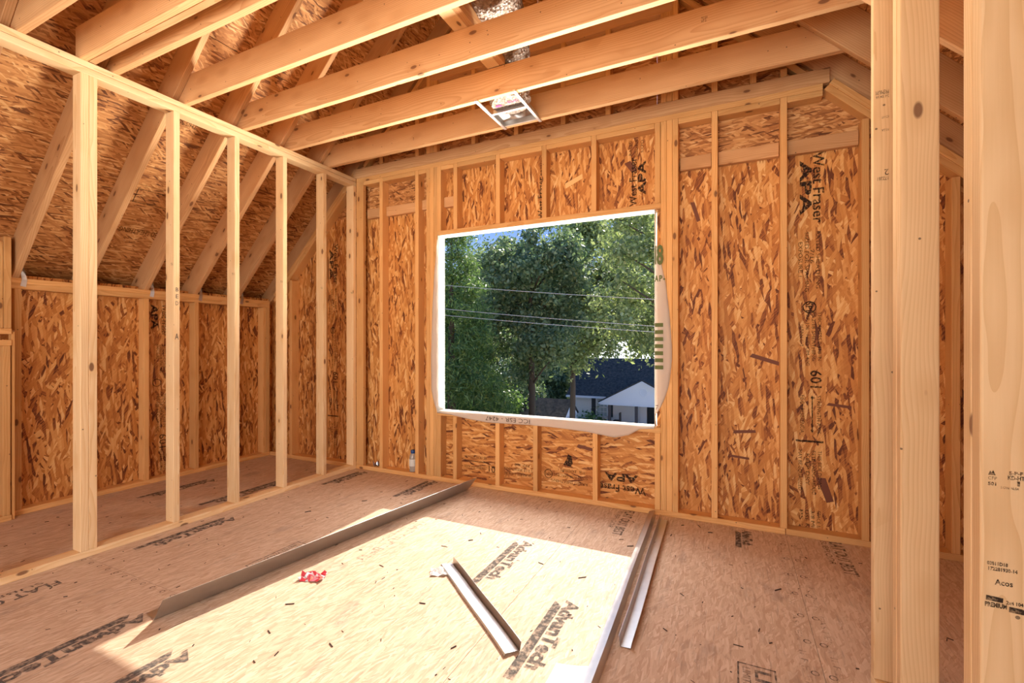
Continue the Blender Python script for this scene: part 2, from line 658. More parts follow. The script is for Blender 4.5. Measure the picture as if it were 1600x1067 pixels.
advantech(-0.752, 2.06)
advantech(-1.20, 2.57)
advantech(-3.19, 2.05)
advantech(-2.43, 1.14)
advantech(-1.99, 1.08)
advantech(-2.43, 3.36, 0.42)
advantech(-3.19, 3.32, 0.40)
advantech(-3.62, 2.80, 0.62)
advantech(-4.22, 2.55, 0.50)
advantech(0.015, 3.33, 0.24, s=0.8)
for (x, y0, L) in ((-0.695, 3.37, 0.46), (0.53, 3.40, 0.47), (-1.91, 2.56, 0.62), (-3.11, 1.12, 0.55)):
    mt = M['ink_faint'] if x == -1.91 else M['ink_floor']
    ftext('FLAT OUT BEST', x, y0, 0.062, L, mt, 0.002)
    ftext('SUBFLOOR', x - 0.05, y0 - 0.04, 0.032, L * 0.7, mt)
for (x, y0, L) in ((-2.36, 1.97, 0.34), (0.045, 1.95, 0.40)):
    p = fl_panel(x, y0)
    ftext('LIFETIME', x + 0.03, y0 - 0.02, 0.050, L - 0.04, M['ink_floor'], 0.002)
    ftext('LIMITED WARRANTY', x - 0.012, y0 - 0.02, 0.026, L - 0.04, M['ink_floor'])
    for q in (((0, -0.03), (L, -0.03), (L, -0.024), (0, -0.024)), ((0, 0.092), (L, 0.092), (L, 0.098), (0, 0.098)),
              ((0, -0.03), (0.006, -0.03), (0.006, 0.098), (0, 0.098)), ((L - 0.006, -0.03), (L, -0.03), (L, 0.098), (L - 0.006, 0.098))):
        mark('stamp_frame', p, (x, y0, 0), -Y_, X_, list(q), M['ink_floor'])
for x in (0.235, 0.338):
    ftext('ENGINEERED SUBFLOOR  FASTEN HERE', x, 3.26, 0.024, 1.25, M['ink_faint'])
    ftext('ENGINEERED SUBFLOOR  FASTEN HERE', x, 1.98, 0.024, 1.25, M['ink_faint'])
for k in range(9):
    for x in (0.272, 0.328):
        ring_mark('nail_mark', fl_panel(x, 3.2 - k * 0.2), (x, 3.2 - k * 0.2, 0), -Y_, X_, 0.014, 0.004, M['ink_floor'])
for k in range(9):
    for x in (-0.12, -1.53):
        y = 3.1 - k * 0.203
        ring_mark('nail_mark', fl_panel(x, y), (x, y, 0), -Y_, X_, 0.013, 0.003, M['ink_faint'], n=6)
for k in range(11):
    x, y = -2.42 - 0.085 * k, 1.31
    ring_mark('nail_mark', fl_panel(x, y - 0.02), (x, y - 0.022, 0), -Y_, X_, 0.012, 0.004, M['ink_floor'], n=8)

# ================================================================== LEFT PARTITION
wl_ = empty('wall_left', (PX - 0.045, 1.2, 0), 'open stud partition of pale two-by-fours left of the window wall', 'wall', 'structure')
board('bottom_plate', (PX - W4, PX), (-2.5, YB), (0, T), M['spruce'], wl_)
board('top_plate', (PX - W4, PX), (-2.5, YB), (2.729, 2.767), M['spruce'], wl_)
board('top_plate', (PX - W4, PX - 0.002), (-2.5, YB + 0.0), (2.770, ZP), M['spruce'], wl_)
for y0 in (-0.74, -0.33, 0.07, 0.47, 0.88, 1.281, 1.3195, 1.757, 2.166, 2.569, 2.975, 3.336):
    s = board('stud', (PX - W4, PX), (y0, y0 + T), (T, 2.729), M['spruce'], wl_)
    if y0 == 1.757:
        for k, ch in enumerate('BED'):
            text(ch, s, (PX, y0 + 0.010, 1.55 - k * 0.045), Y_, Z_, 0.026, M['pencil'], 0.016, name='pencil_mark')
        text('A', s, (PX, y0 + 0.008, 1.235), Y_, Z_, 0.040, M['pencil'], 0.022, name='pencil_mark')
    if y0 > 1.7:
        text('51', s, (PX - 0.030, y0, 1.72 - (y0 - 1.757) * 0.02), X_, Z_, 0.016, M['ink'], 0.022, name='stamp')

# ================================================================== KNEE WALL (left)
kw = empty('wall_left_knee', (KX - 0.045, 2.4, 0), 'low knee wall of studs and strand board under the left roof slope', 'wall', 'structure')
KZ = 1.670
board('bottom_plate', (KX - W4, KX), (-2.5, YB), (0, T), M['pine'], kw)
board('top_plate', (KX - W4, KX), (1.385, YB), (KZ - 2 * T, KZ - T), M['pine'], kw)
board('top_plate', (KX - W4, KX), (1.385, YB), (KZ - T, KZ), M['pine'], kw)
for y0 in (1.401, 1.79, 2.19, 2.60, 2.98, 3.295, 3.335):
    board('stud', (KX - W4, KX), (y0, y0 + T), (T, KZ - 2 * T), M['pine'], kw)
for y0, y1 in ((-2.55, -0.246), (-0.242, 0.98), (0.984, 2.19 + 0.018), (2.212, YB + 0.10)):
    mw = frame((KX - W4, (y0 + y1) / 2, 0.85), Z_, Y_)     # normal = Z x Y = -X ; thickness grows outwards
    o = prism('sheathing_panel', [(-0.85, -(y1 - y0) / 2), (0.85, -(y1 - y0) / 2), (0.85, (y1 - y0) / 2), (-0.85, (y1 - y0) / 2)], 0.011, M['osb'], kw, mw)
    if abs(y0 - 2.212) < 0.01:
        bx_ = KX - W4
        text('West Fraser', o, (bx_, 2.37, 1.56), -Z_, Y_, 0.05, M['ink'], 0.28)
        text('APA', o, (bx_, 2.285, 1.55), -Z_, Y_, 0.055, M['ink'], 0.22, bold=0.002)
        text('RATED SHEATHING 7/16\nSIZED FOR SPACING\nEXPOSURE 1', o, (bx_, 2.38, 1.20), -Z_, Y_, 0.022, M['ink'], 0.30)
        ring_mark('stamp_ring', o, (bx_, 2.33, 0.86), -Z_, Y_, 0.035, 0.006, M['ink'])
        text('THICKNESS 0.418 IN\nPS 2-18 SHEATHING\nPRP-108  HUD-UM-40C', o, (bx_, 2.38, 0.76), -Z_, Y_, 0.022, M['ink'], 0.34)
        text('601', o, (bx_, 2.35, 0.40), -Z_, Y_, 0.06, M['ink'], 0.12)
        text('STRENGTH AXIS\nEJE DE RESISTENCIA', o, (bx_, 2.38, 0.26), -Z_, Y_, 0.022, M['ink'], 0.22)

# wall return at the far left edge of the view: studs above and below a low header
wr = empty('wall_left_return', (-4.45, 0.9, 0), 'short framed wall with a low header at the far left edge', 'wall', 'structure')
RX = -4.45
board('stud', (RX - W4, RX), (1.326, 1.364), (1.312, 1.935), M['pine'], wr)
board('stud', (RX - W4, RX), (1.286, 1.324), (1.312, 1.90), M['pine'], wr)
board('header_plate', (RX - W4, RX), (0.0, 1.366), (1.273, 1.311), M['pine'], wr)
board('header_plate', (RX - W4, RX), (0.0, 1.366), (1.194, 1.233), M['pine'], wr)
board('stud', (RX - W4, RX), (1.322, 1.360), (T, 1.194), M['pine'], wr)
board('stud', (RX - W4 + 0.02, RX - 0.01), (1.368, 1.384), (0, 1.30), M['pine'], wr)
for y0 in (0.92, 0.5, 0.1):
    board('stud', (RX - W4, RX), (y0, y0 + T), (T, 1.194), M['pine'], wr)
    board('stud', (RX - W4, RX), (y0, y0 + T), (1.312, 1.90), M['pine'], wr)
board('bottom_plate', (RX - W4, RX), (0.0, 1.366), (0, T), M['pine'], wr)

# ================================================================== GABLE WALL WITH THE WINDOW OPENING
wb = empty('wall_back', (-1.4, YB + 0.045, 0), 'gable wall of orange studs and stamped strand board around the window opening', 'wall', 'structure')
YO = YB + W4            # inner face of the sheathing
F2 = (YB, YO)
board('bottom_plate', (-4.53, 0.30), F2, (0, T), M['pine'], wb)
board('bottom_plate', (0.303, 1.66), F2, (0, T), M['pine'], wb)
board('top_plate', (PX, 0.50), F2, (2.767, ZP), M['pine'], wb)
HB = 3.53               # underside of the high header


def vstud(x0, z0, z1, name='stud', m='pine'):
    return board(name, (x0, x0 + T), F2, (z0, z1), M[m], wb)


board('stud', (PX, PX + W4), (YB, YB + T), (T, 2.767), M['pine'], wb)      # flat nailer in the corner
vstud(-3.002, T, 2.767)
vstud(-2.588, T, 2.767)
for x0 in (-2.464, -2.425, -2.386, -0.457, -0.418, -0.379):
    vstud(x0, T, 2.767)
ZT = 2.899
for x0 in (-2.425, -2.386, -0.457, -0.418):
    vstud(x0, ZT, HB)
vstud(-2.464, ZT, 3.6)
vstud(-0.379, ZT, 3.6)
vstud(-0.129, T, 2.767)
vstud(0.272, T, 2.767)
vstud(0.692, T, 2.545)
vstud(1.100, T, 2.135)
vstud(1.50, T, 1.735)
# gable studs above the plate
for x0 in (-3.002, -2.588):
    vstud(x0, ZT, x0 + 6.10)
for x0 in (-2.0, -1.6, -1.2, -0.85):
    vstud(x0, ZT, HB)
for x0 in (-0.129, 0.10):
    vstud(x0, ZT, 3.272 - x0 - T)
vstud(0.272, ZT, 2.95)
board('header', (-2.425, -0.380), (YB + 0.005, YB + 0.043), (HB, HB + 0.235), M['fir'], wb)
board('header', (-2.425, -0.380), (YB + 0.045, YB + 0.083), (HB, HB + 0.235), M['fir'], wb)
board('blocking', (-1.161, -0.851), F2, (3.19, 3.228), M['pine'], wb)
board('blocking', (-1.561, -1.201), F2, (3.235, 3.273), M['pine'], wb)
# opening: sill, head and cripples
wx0, wx1, wz0, wz1 = WIN
board('sill_plate', (-2.348, -0.457), F2, (wz0 - T, wz0), M['pine'], wb)
board('head_plate', (-2.348, -0.457), F2, (wz1, wz1 + T), M['pine'], wb)
for x0 in (-2.348, -2.180, -1.766, -1.356, -0.957, -0.538 + 0.04):
    vstud(x0, wz1 + T, 2.767, 'cripple_stud')
for x0 in (-2.348, -2.184, -1.77, -1.432, -0.948, -0.538 + 0.04):
    vstud(x0, T, wz0 - T, 'cripple_stud')
# blocks between the stud tops
tops = [(PX + W4, -3.002), (-2.964, -2.588), (-2.55, -2.464), (-2.31, -2.180), (-2.142, -1.766), (-1.728, -1.356), (-1.318, -0.957), (-0.919, -0.498), (-0.341, -0.129), (-0.091, 0.272), (0.310, 0.50)]
for a, b in tops:
    board('top_block', (a + 0.001, b - 0.001), F2, (2.729, 2.766), M['pine'], wb, axis=0)
# flat blocking behind the panel joint
for a, b in ((PX + W4, -3.002), (-2.964, -2.588), (-2.55, -2.464), (-2.31, -2.180), (-0.335, -0.129), (-0.091, 0.272), (0.310, 0.692)):
    dz = random.uniform(-0.006, 0.006)
    board('flat_block', (a + 0.002, b - 0.004), (YO - T, YO), (2.42 + dz, 2.509 + dz), M['fir'], wb, axis=0)
# sloping plates under the roof: lower and upper, right and left
dn = Vector((1, 0, -1)).normalized()
up_ = Vector((1, 0, 1)).normalized()


def sloped(name, c, x0, x1, side, th=T, y=(YB, YO), m='pine'):
    """board on the slope whose underside is z +/- x = c, from x0 to x1"""
    if side > 0:
        o = Vector((x0, y[0], c - x0))
        ex, ey = dn, up_
    else:
        o = Vector((x0, y[0], c + x0))
        ex, ey = up_, Vector((-1, 0, 1)).normalized()
    L = (x1 - x0) * S2
    mw = frame(o + Vector((0, y[1] - y[0], 0)) if side > 0 else o + Vector((0, y[1] - y[0], 0)), ex, ey)
    # ex x ey points along -Y for both sides
    return prism(name, [(0, 0), (L, 0), (L, th), (0, th)], y[1] - y[0], M[m], wb, mw, 0.0025)


sloped('slope_plate', 3.272, 0.505, 1.62, 1)
sloped('slope_plate', 3.272 + T * S2, 0.530, 1.62, 1, y=(YB - 0.004, YO - 0.004))
sloped('slope_plate', 3.272, -1.40, 0.42, 1, y=(YB + 0.02, YO))
sloped('slope_plate', 6.105, -4.45, -3.30, -1)
sloped('slope_plate', 6.105 + T * S2, -4.45, -3.30, -1)
sloped('slope_plate', 6.105, -3.20, -1.45, -1, y=(YB + 0.02, YO))
vstud(-4.226, T, 1.875)
vstud(-3.80, T, 2.30)
vstud(-3.42, T, 2.68)
# thin board lying on edge along the plate (last ceiling tie)
board('tie_board', (-3.33, 0.535), (YB + 0.0, YB + T), (ZP, 2.897), M['fir'], wb)

# sheathing sheets, each its own panel, clipped to the roof
CS_L, CS_R = CL + W8 * S2, CR + W8 * S2
sheets = []
for x0, x1 in ((-5.12, -4.20), (-4.197, -2.985), (-2.982, wx0 - 0.002)):
    sheets.append((x0, x1, 0.0, 2.462, 'v'))
sheets.append((wx0 + 0.001, wx1 - 0.001, 0.0, wz0 - 0.003, 'h'))
sheets.append((wx0 + 0.001, -1.748, wz1 + 0.003, 2.79, 'v'))
sheets.append((-1.745, wx1 + 0.0, wz1 + 0.003, 2.79, 'v'))
for x0, x1 in ((wx1 + 0.002, 0.709), (0.712, 1.75)):
    sheets.append((x0, x1, 0.0, 2.462, 'v'))
sheets += [(-5.0, -3.203, 2.465, 3.68, 'h'), (-3.2, wx0 - 0.002, 2.465, 3.68, 'h'), (wx0, wx1, 2.793, 3.68, 'h'), (wx1 + 0.002, 1.2, 2.465, 3.68, 'h'),
           (-4.0, -1.43, 3.683, 5.1, 'h'), (-1.427, 1.2, 3.683, 5.1, 'h')]
WB_SHEET = {}
for i, (x0, x1, z0, z1, ori) in enumerate(sheets):
    poly = [(x0, z0), (x1, z0), (x1, z1), (x0, z1)]
    poly = clip(poly, -1, 1, CS_L)
    poly = clip(poly, 1, 1, CS_R)
    if len(poly) < 3:
        continue
    cx, cz = (x0 + x1) / 2, (z0 + z1) / 2
    if ori == 'v':      # local x = Z, local y = X  -> normal Z x X = +Y
        mw = frame((cx, YO, cz), Z_, X_)
        pl = [(z - cz, x - cx) for x, z in poly]
    else:               # local x = X, local y = -Z -> normal X x -Z = +Y
        mw = frame((cx, YO, cz), X_, -Z_)
        pl = [(x - cx, -(z - cz)) for x, z in poly]
    WB_SHEET[i] = prism('sheathing_panel', pl, 0.011, M['osb'] if i < 8 else M['osb_roof'], wb, mw)


def wtext(i, body, x, z, rot, h, L, mat=None, bold=0.0):
    xd, yd = {'n': (X_, Z_), 'down': (-Z_, X_), 'up': (Z_, -X_), 'flip': (-X_, -Z_)}[rot]
    return text(body, WB_SHEET[i], (x, YO, z), xd, yd, h, mat or M['ink'], L, bold=bold)


def stamp_column(i, x, z, rot='down', s=1.0):
    """the sheet maker's stamp, reading down (or up) the sheet: x,z = start"""
    sg = 1 if rot == 'down' else -1
    wtext(i, 'West Fraser', x + sg * 0.050 * s, z, rot, 0.058 * s, 0.45 * s, bold=0.0012)
    wtext(i, 'APA', x - sg * 0.02 * s, z - sg * 0.05, rot, 0.060 * s, 0.35 * s, bold=0.0026)
    z -= sg * 0.50 * s
    wtext(i, 'RATED SHEATHING', x + sg * 0.065 * s, z, rot, 0.022 * s, 0.36 * s)
    wtext(i, '7/16', x + sg * 0.033 * s, z - sg * 0.11, rot, 0.022 * s, 0.09 * s)
    wtext(i, 'SIZED FOR SPACING', x + sg * 0.005 * s, z, rot, 0.022 * s, 0.38 * s)
    wtext(i, 'EXPOSURE 1', x - sg * 0.03 * s, z - sg * 0.06, rot, 0.022 * s, 0.22 * s)
    z -= sg * 0.53 * s
    xd, yd = ((-Z_, X_) if rot == 'down' else (Z_, -X_))
    ring_mark('stamp_ring', WB_SHEET[i], (x + sg * 0.03 * s, YO, z + sg * 0.05), xd, yd, 0.038 * s, 0.007 * s, M['ink'])
    wtext(i, 'SPI', x + sg * 0.012, z + sg * 0.085, rot, 0.034 * s, 0.06 * s, bold=0.001)
    return z


def stamp_lower(i, x, z):
    wtext(i, 'THICKNESS 0.418 IN', x + 0.075, z, 'down', 0.020, 0.31)
    wtext(i, 'PS 2-18 SHEATHING', x + 0.043, z, 'down', 0.020, 0.31)
    wtext(i, 'PRP-108   HUD-UM-40C', x + 0.010, z, 'down', 0.020, 0.34)
    wtext(i, 'JAPAN C-3', x - 0.022, z - 0.08, 'down', 0.020, 0.14)
    z -= 0.37
    wtext(i, '601', x + 0.035, z, 'down', 0.060, 0.11, bold=0.0012)
    z -= 0.16
    wtext(i, 'STRENGTH AXIS', x + 0.070, z, 'down', 0.022, 0.24)
    mark('stamp_arrow', WB_SHEET[i], (x + 0.045, YO, z), -Z_, X_, [(0.02, 0.003), (0.02, 0.010), (0, 0), (0.02, -0.010), (0.02, -0.003), (0.22, -0.003), (0.22, -0.010), (0.24, 0), (0.22, 0.010), (0.22, 0.003)], M['ink'])
    wtext(i, 'EJE DE RESISTENCIA', x - 0.02, z, 'down', 0.022, 0.24)
    z -= 0.30
    mark('stamp_bar', WB_SHEET[i], (x - 0.045, YO, z), X_, Z_, rect(0.15, 0.012), M['ink'])
    z -= 0.05
    wtext(i, 'THIS SIDE DOWN', x + 0.075, z, 'down', 0.020, 0.24)
    wtext(i, 'ESTE LADO ABAJO', x + 0.043, z, 'down', 0.020, 0.28)
    wtext(i, 'KEEP DRY', x + 0.010, z - 0.02, 'down', 0.020, 0.20)
    wtext(i, 'MAY BE EQUALIZED', x - 0.03, z, 'down', 0.020, 0.26)
    z -= 0.38
    wtext(i, 'SPACE 1/8 AT EDGES', x + 0.070, z, 'down', 0.020, 0.26)
    wtext(i, '3/8 MIN FROM', x + 0.038, z, 'down', 0.020, 0.26)
    wtext(i, 'USE NAILS', x + 0.005, z, 'down', 0.020, 0.20)
    wtext(i, 'PS 2-18', x - 0.025, z, 'down', 0.020, 0.22)


zz = stamp_column(6, 0.41, 2.42)
stamp_lower(6, 0.41, zz + 0.02)
zz = stamp_column(1, -3.72, 2.22, s=0.9)
stamp_lower(1, -3.72, zz)
# above the window: reading upwards
wtext(5, 'West Fraser', -0.640, 2.225, 'up', 0.052, 0.36, bold=0.0012)
wtext(5, 'APA', -0.575, 2.305, 'up', 0.055, 0.25, bold=0.0026)
wtext(5, 'RATED', -0.675, 2.60, 'up', 0.020, 0.11)
wtext(5, 'SIZED FOR', -0.63, 2.585, 'up', 0.020, 0.13)
wtext(5, 'EXPO', -0.59, 2.61, 'up', 0.020, 0.09)
wtext(5, 'West Fraser', -1.375, 2.215, 'up', 0.052, 0.34, bold=0.0012)
wtext(5, 'RATED', -1.385, 2.565, 'up', 0.020, 0.12)
# below the sill: upside down
wtext(3, 'West Fraser', -0.575, 0.148, 'flip', 0.052, 0.38, bold=0.0012)
wtext(3, 'APA', -0.635, 0.232, 'flip', 0.055, 0.25, bold=0.0026)
wtext(3, 'RATED SHEATHING', -1.01, 0.128, 'flip', 0.022, 0.30)
wtext(3, 'SIZED FOR SPACING', -1.01, 0.175, 'flip', 0.022, 0.28)
wtext(3, '7/16   EXPOSURE 1', -1.03, 0.218, 'flip', 0.022, 0.22)
ring_mark('stamp_ring', WB_SHEET[3], (-1.335, YO, 0.165), -X_, -Z_, 0.036, 0.006, M['ink'])
wtext(3, 'SPI', -1.312, 0.180, 'flip', 0.030, 0.045)
mark('stamp_blot', WB_SHEET[3], (-1.21, YO, 0.24), X_, Z_, [(0, 0.01), (0.06, 0), (0.08, 0.03), (0.07, 0.08), (0.04, 0.10), (0.03, 0.06)], M['ink'])
wtext(3, 'THICKNESS 0.418 IN', -1.455, 0.135, 'flip', 0.022, 0.27)
wtext(3, 'PS 2-18 SHEATHING', -1.455, 0.175, 'flip', 0.022, 0.27)
wtext(3, 'PRP-108', -1.50, 0.215, 'flip', 0.022, 0.13)
wtext(3, '601', -1.775, 0.165, 'flip', 0.055, 0.10)
wtext(3, 'STRENGTH AXIS', -1.90, 0.150, 'flip', 0.022, 0.22)
mark('stamp_arrow', WB_SHEET[3], (-2.13, YO, 0.185), X_, Z_, rect(0.25, 0.006), M['ink'])
wtext(3, 'EJE DE RESISTENCIA', -1.90, 0.235, 'flip', 0.022, 0.22)
# one pale and one dark surface flake that stand out in the photograph's sheets
t_ = NT('pale flake')
M['flake'] = t_.done(t_.bsdf((0.80, 0.50, 0.20), 0.6).outputs[0])
M['flake_d'] = simple('dark flake', (0.16, 0.045, 0.015), 0.6)
mark('flake', WB_SHEET[5], (-1.19, YO, 2.43), Vector((0.9, 0, 0.32)), Vector((-0.32, 0, 0.9)), [(0, 0), (0.15, 0.01), (0.16, 0.045), (0.01, 0.04)], M['flake'])
for (i, x, z, a, L, w) in ((5, -0.73, 2.55, -60, 0.10, 0.05), (3, -1.10, 0.40, -12, 0.14, 0.03), (6, 0.0, 0.60, 4, 0.14, 0.024), (6, -0.02, 0.44, -6, 0.12, 0.018),
                           (6, -0.27, 2.20, -75, 0.15, 0.03), (6, 0.53, 0.82, -8, 0.13, 0.02), (6, 0.48, 0.36, -75, 0.16, 0.05), (6, 0.10, 1.12, -20, 0.18, 0.03)):
    a = math.radians(a)
    mark('flake', WB_SHEET[i], (x, YO, z), Vector((math.cos(a), 0, math.sin(a))), Vector((-math.sin(a), 0, math.cos(a))), [(0, 0), (L, w * 0.2), (L * 0.98, w), (0.01, w * 0.9)], M['flake_d'])

# ================================================================== ROOF: rafters and sheathing
roof_l = empty('roof_left', (-3.0, 1.0, 3.2), 'left roof slope of brown rafters under strand board sheets', 'roof', 'structure')
roof_r = empty('roof_right', (0.2, 1.0, 3.2), 'right roof slope of brown rafters under strand board sheets', 'roof', 'structure')
JY = [-0.98, -0.58, -0.18, 0.22, 0.62, 1.025, 1.428, 1.825, 2.228, 2.630, 3.035]
RIDGE = (CR - CL) / 2
ul = Vector((-1, 0, 1)).normalized()      # outward normal of the left slope
ur = up_                                    # outward normal of the right slope
ties = []
for jy in JY:
    y0 = jy - T - 0.001
    x0, x1 = -5.05, RIDGE - 0.02
    # left rafter: local x up the slope, local y outwards; x up_ x ul = -Y -> start at far face
    mw = frame((x0, y0 + T, CL + x0), up_, ul)
    L = (x1 - x0) * S2
    rf = prism('rafter', [(0, 0), (L, 0), (L, W8), (0, W8)], T, M['fir'], roof_l, mw, 0.003)
    # right rafter
    x0, x1 = RIDGE + 0.02, 1.95
    mw = frame((x0, y0 + T, CR - x0), dn, ur)
    L = (x1 - x0) * S2
    prism('rafter', [(0, 0), (L, 0), (L, W8), (0, W8)], T, M['fir'], roof_r, mw, 0.003)
    if jy > 1.3:
        # hurricane tie: thin twisted strap on the plate at the rafter's foot
        yy = y0 + T
        v = [(KX + 0.002, yy + 0.004, KZ - 0.055), (KX + 0.002, yy + 0.034, KZ - 0.060), (KX + 0.003, yy + 0.040, KZ - 0.01), (KX + 0.003, yy + 0.012, KZ - 0.008),
             (KX + 0.012, yy + 0.030, KZ + 0.020), (KX + 0.016, yy + 0.004, KZ + 0.016), (KX + 0.05, yy + 0.003, KZ + 0.085), (KX + 0.015, yy + 0.003, KZ + 0.075)]
        f = [(0, 1, 2, 3), (3, 2, 4, 5), (5, 4, 6, 7)]
        mo = mesh('hurricane_tie', [Vector(q) - Vector((KX, yy, KZ)) for q in v], f, M['galv'], roof_l, Matrix.Translation((KX, yy, KZ)))
        sd = mo.modifiers.new('thick', 'SOLIDIFY')
        sd.thickness = 0.0015
# gable end rafters just above the sloping plates
for side in (-1, 1):
    if side < 0:
        x0, x1 = -5.05, RIDGE - 0.02
        mw = frame((x0, YB + 0.05 + T, CL + 0.05 + x0), up_, ul)
        prism('rafter', [(0, 0), ((x1 - x0) * S2, 0), ((x1 - x0) * S2, W8 - 0.035), (0, W8 - 0.035)], T, M['fir'], roof_l, mw, 0.003)
    else:
        x0, x1 = RIDGE + 0.02, 1.95
        mw = frame((x0, YB + 0.05 + T, CR + 0.045 - x0), dn, ur)
        prism('rafter', [(0, 0), ((x1 - x0) * S2, 0), ((x1 - x0) * S2, W8 - 0.032), (0, W8 - 0.032)], T, M['fir'], roof_r, mw, 0.003)
board('ridge_board', (RIDGE - 0.019, RIDGE + 0.019), (-2.6, YB + 0.09), (4.72, 4.97), M['fir'], roof_l)
# sheathing sheets, long side along Y, 3 mm joints
xs_l = [-5.30, -4.912 + 0.0, -4.045, -3.178, -2.311, -1.4325]
for r in range(len(xs_l) - 1):
    a, b = xs_l[r], xs_l[r + 1]
    ys = [-2.6, 0.20, 2.63, 3.60] if r % 2 else [-2.6, -1.0, 1.41, 3.60]
    for y0, y1 in zip(ys[:-1], ys[1:]):
        L = (b - a) * S2 - 0.004
        # local x = Y, local y = up the slope -> normal = Y x up = outward?
        mw = frame((a, (y0 + y1) / 2, CS_L + a), Y_, up_)
        n = mw.to_3x3() @ Vector((0, 0, 1))
        th = 0.012
        if n.dot(ul) < 0:
            mw = frame((a, (y0 + y1) / 2, CS_L + a), -Y_, up_)
        h = (y1 - y0) / 2 - 0.0015
        o = prism('roof_panel', [(-h, 0.0), (h, 0.0), (h, L), (-h, L)], th, M['osb_roof'], roof_l, mw)
xs_r = [1.95, 1.18, 0.313, -0.554, -1.4325]
for r in range(len(xs_r) - 1):
    a, b = xs_r[r], xs_r[r + 1]
    ys = [-2.6, 0.20, 2.63, 3.60] if r % 2 else [-2.6, -1.0, 1.41, 3.60]
    for y0, y1 in zip(ys[:-1], ys[1:]):
        L = (a - b) * S2 - 0.004
        us = Vector((-1, 0, 1)).normalized()
        mw = frame((a, (y0 + y1) / 2, CS_R - a), Y_, us)
        n = mw.to_3x3() @ Vector((0, 0, 1))
        if n.dot(ur) < 0:
            mw = frame((a, (y0 + y1) / 2, CS_R - a), -Y_, us)
        h = (y1 - y0) / 2 - 0.0015
        prism('roof_panel', [(-h, 0.0), (h, 0.0), (h, L), (-h, L)], 0.012, M['osb_roof'], roof_r, mw)
# roofing felt over the sheets, added to block sky light at their joints
M['felt'] = simple('black felt light block', (0.02, 0.02, 0.02), 0.9)
mw = frame((-5.3, 3.6, CS_L - 5.3 + 0.0155 * S2), up_, -Y_)
fl_ = prism('felt_light_block', rect(3.87 * S2, 6.2), -0.0 + 0.002, M['felt'], roof_l, frame((-5.3, -2.6, CS_L - 5.3 + 0.02 * S2), up_, Y_))
mw = frame((1.95, -2.6, CS_R - 1.95 + 0.02 * S2), Vector((-1, 0, 1)).normalized(), Y_)
prism('felt_light_block', rect(3.385 * S2, 6.2), 0.002, M['felt'], roof_r, mw)
# printed marks on the left slope
def roof_text(body, x, y, h, L, flip=False):
    p = roof_l
    o = Vector((x, y, CS_L + x))
    # seen from inside: normal points down-right (1,0,-1)
    xd, yd = -Y_, up_
    if frame(o, xd, yd).to_3x3().col[2].dot(Vector((1, 0, -1))) < 0:
        xd = Y_
    pan = min((c for c in roof_l.children if c.name.startswith('roof_panel')),
              key=lambda c: (WM[c.name] @ Vector((0, 0.6, 0)) - o).length)
    if flip:
        xd, yd = -xd, -yd
    return text(body, pan, o, xd, yd, h, M['ink'], L), pan


roof_text('APA RATED SHEATHING', -4.33, 2.35, 0.045, 0.42, True)
roof_text('West Fraser', -2.70, 2.15, 0.055, 0.34, True)
roof_text('601', -2.45, 2.62, 0.07, 0.16, True)
roof_text('THIS SIDE DOWN', -3.62, 2.10, 0.035, 0.30, True)
o_ = Vector((-4.16, 1.93, CS_L - 4.16))
pan = min((c for c in roof_l.children if c.name.startswith('roof_panel')), key=lambda c: (WM[c.name] @ Vector((0, 0.6, 0)) - o_).length)
for q in (((0, 0), (0.34, 0), (0.34, 0.006), (0, 0.006)), ((0, 0.12), (0.34, 0.12), (0.34, 0.126), (0, 0.126)), ((0, 0), (0.006, 0), (0.006, 0.126), (0, 0.126))):
    m_ = mark('stamp_frame', pan, o_, Y_, up_, list(q), M['ink'], lift=0.0)
    m_.location = m_.location + (WM[pan.name].inverted().to_3x3() @ (Vector((1, 0, -1)).normalized() * 0.001))
# eave closure beyond the knee wall
board('fascia', (-5.10, -5.06), (-2.6, 3.6), (0.9, 1.40), M['fir'], roof_l)
board('soffit_board', (-5.06, -4.62), (-2.6, 3.6), (0.88, 0.90), M['fir'], roof_l, axis=1)

# ================================================================== CEILING JOISTS
ceil = empty('ceiling', (-1.4, 1.2, ZP), 'row of open ceiling joists crossing between the two roof slopes', 'ceiling', 'structure')
for k, jy in enumerate(JY):
    j = board('joist', (-3.36, 0.60), (jy, jy + T), (ZP, ZP + W8), M['fir'], ceil, bevel=0.003)
    if abs(jy - 2.63) < 0.01:
        text('NLGA\nHT-5', j, (-0.150, jy, ZP + 0.115), X_, Z_, 0.014, M['ink'], 0.03, name='stamp')
    if abs(jy - 3.035) < 0.01:
        text('2', j, (-2.35, jy, ZP + 0.06), X_, Z_, 0.02, M['ink'], name='stamp')
board('joist', (-3.34, 0.60), (1.278, 1.316), (ZP, ZP + W8), M['fir'], ceil, bevel=0.003)
board('joist', (-3.30, 0.60), (1.318, 1.356), (ZP + 0.004, ZP + W8), M['fir'], ceil, bevel=0.003)
board('strongback', (-1.437, -1.348), (-1.0, 2.63), (ZP + W8 + 0.001, ZP + W8 + 0.001 + T), M['spruce'], ceil)
board('strongback', (-1.347, -1.309), (-1.0, 2.63), (ZP + W8 + 0.001, ZP + W8 + 0.09), M['fir'], ceil)

# ================================================================== RIGHT PARTITION (posts close to the camera)
wrt = empty('wall_right', (WX + 0.045, 0.8, 0), 'end of a stud partition with large close posts on the right', 'wall', 'structure')
board('bottom_plate', (WX, WX + W4), (-1.2, 2.036), (0, T), M['spruce'], wrt)
board('top_plate', (WX, WX + W4), (-1.2, 2.036), (2.729, 2.767), M['spruce'], wrt)
board('top_plate', (WX, WX + W4), (-1.2, 2.036), (2.767, ZP), M['spruce'], wrt)


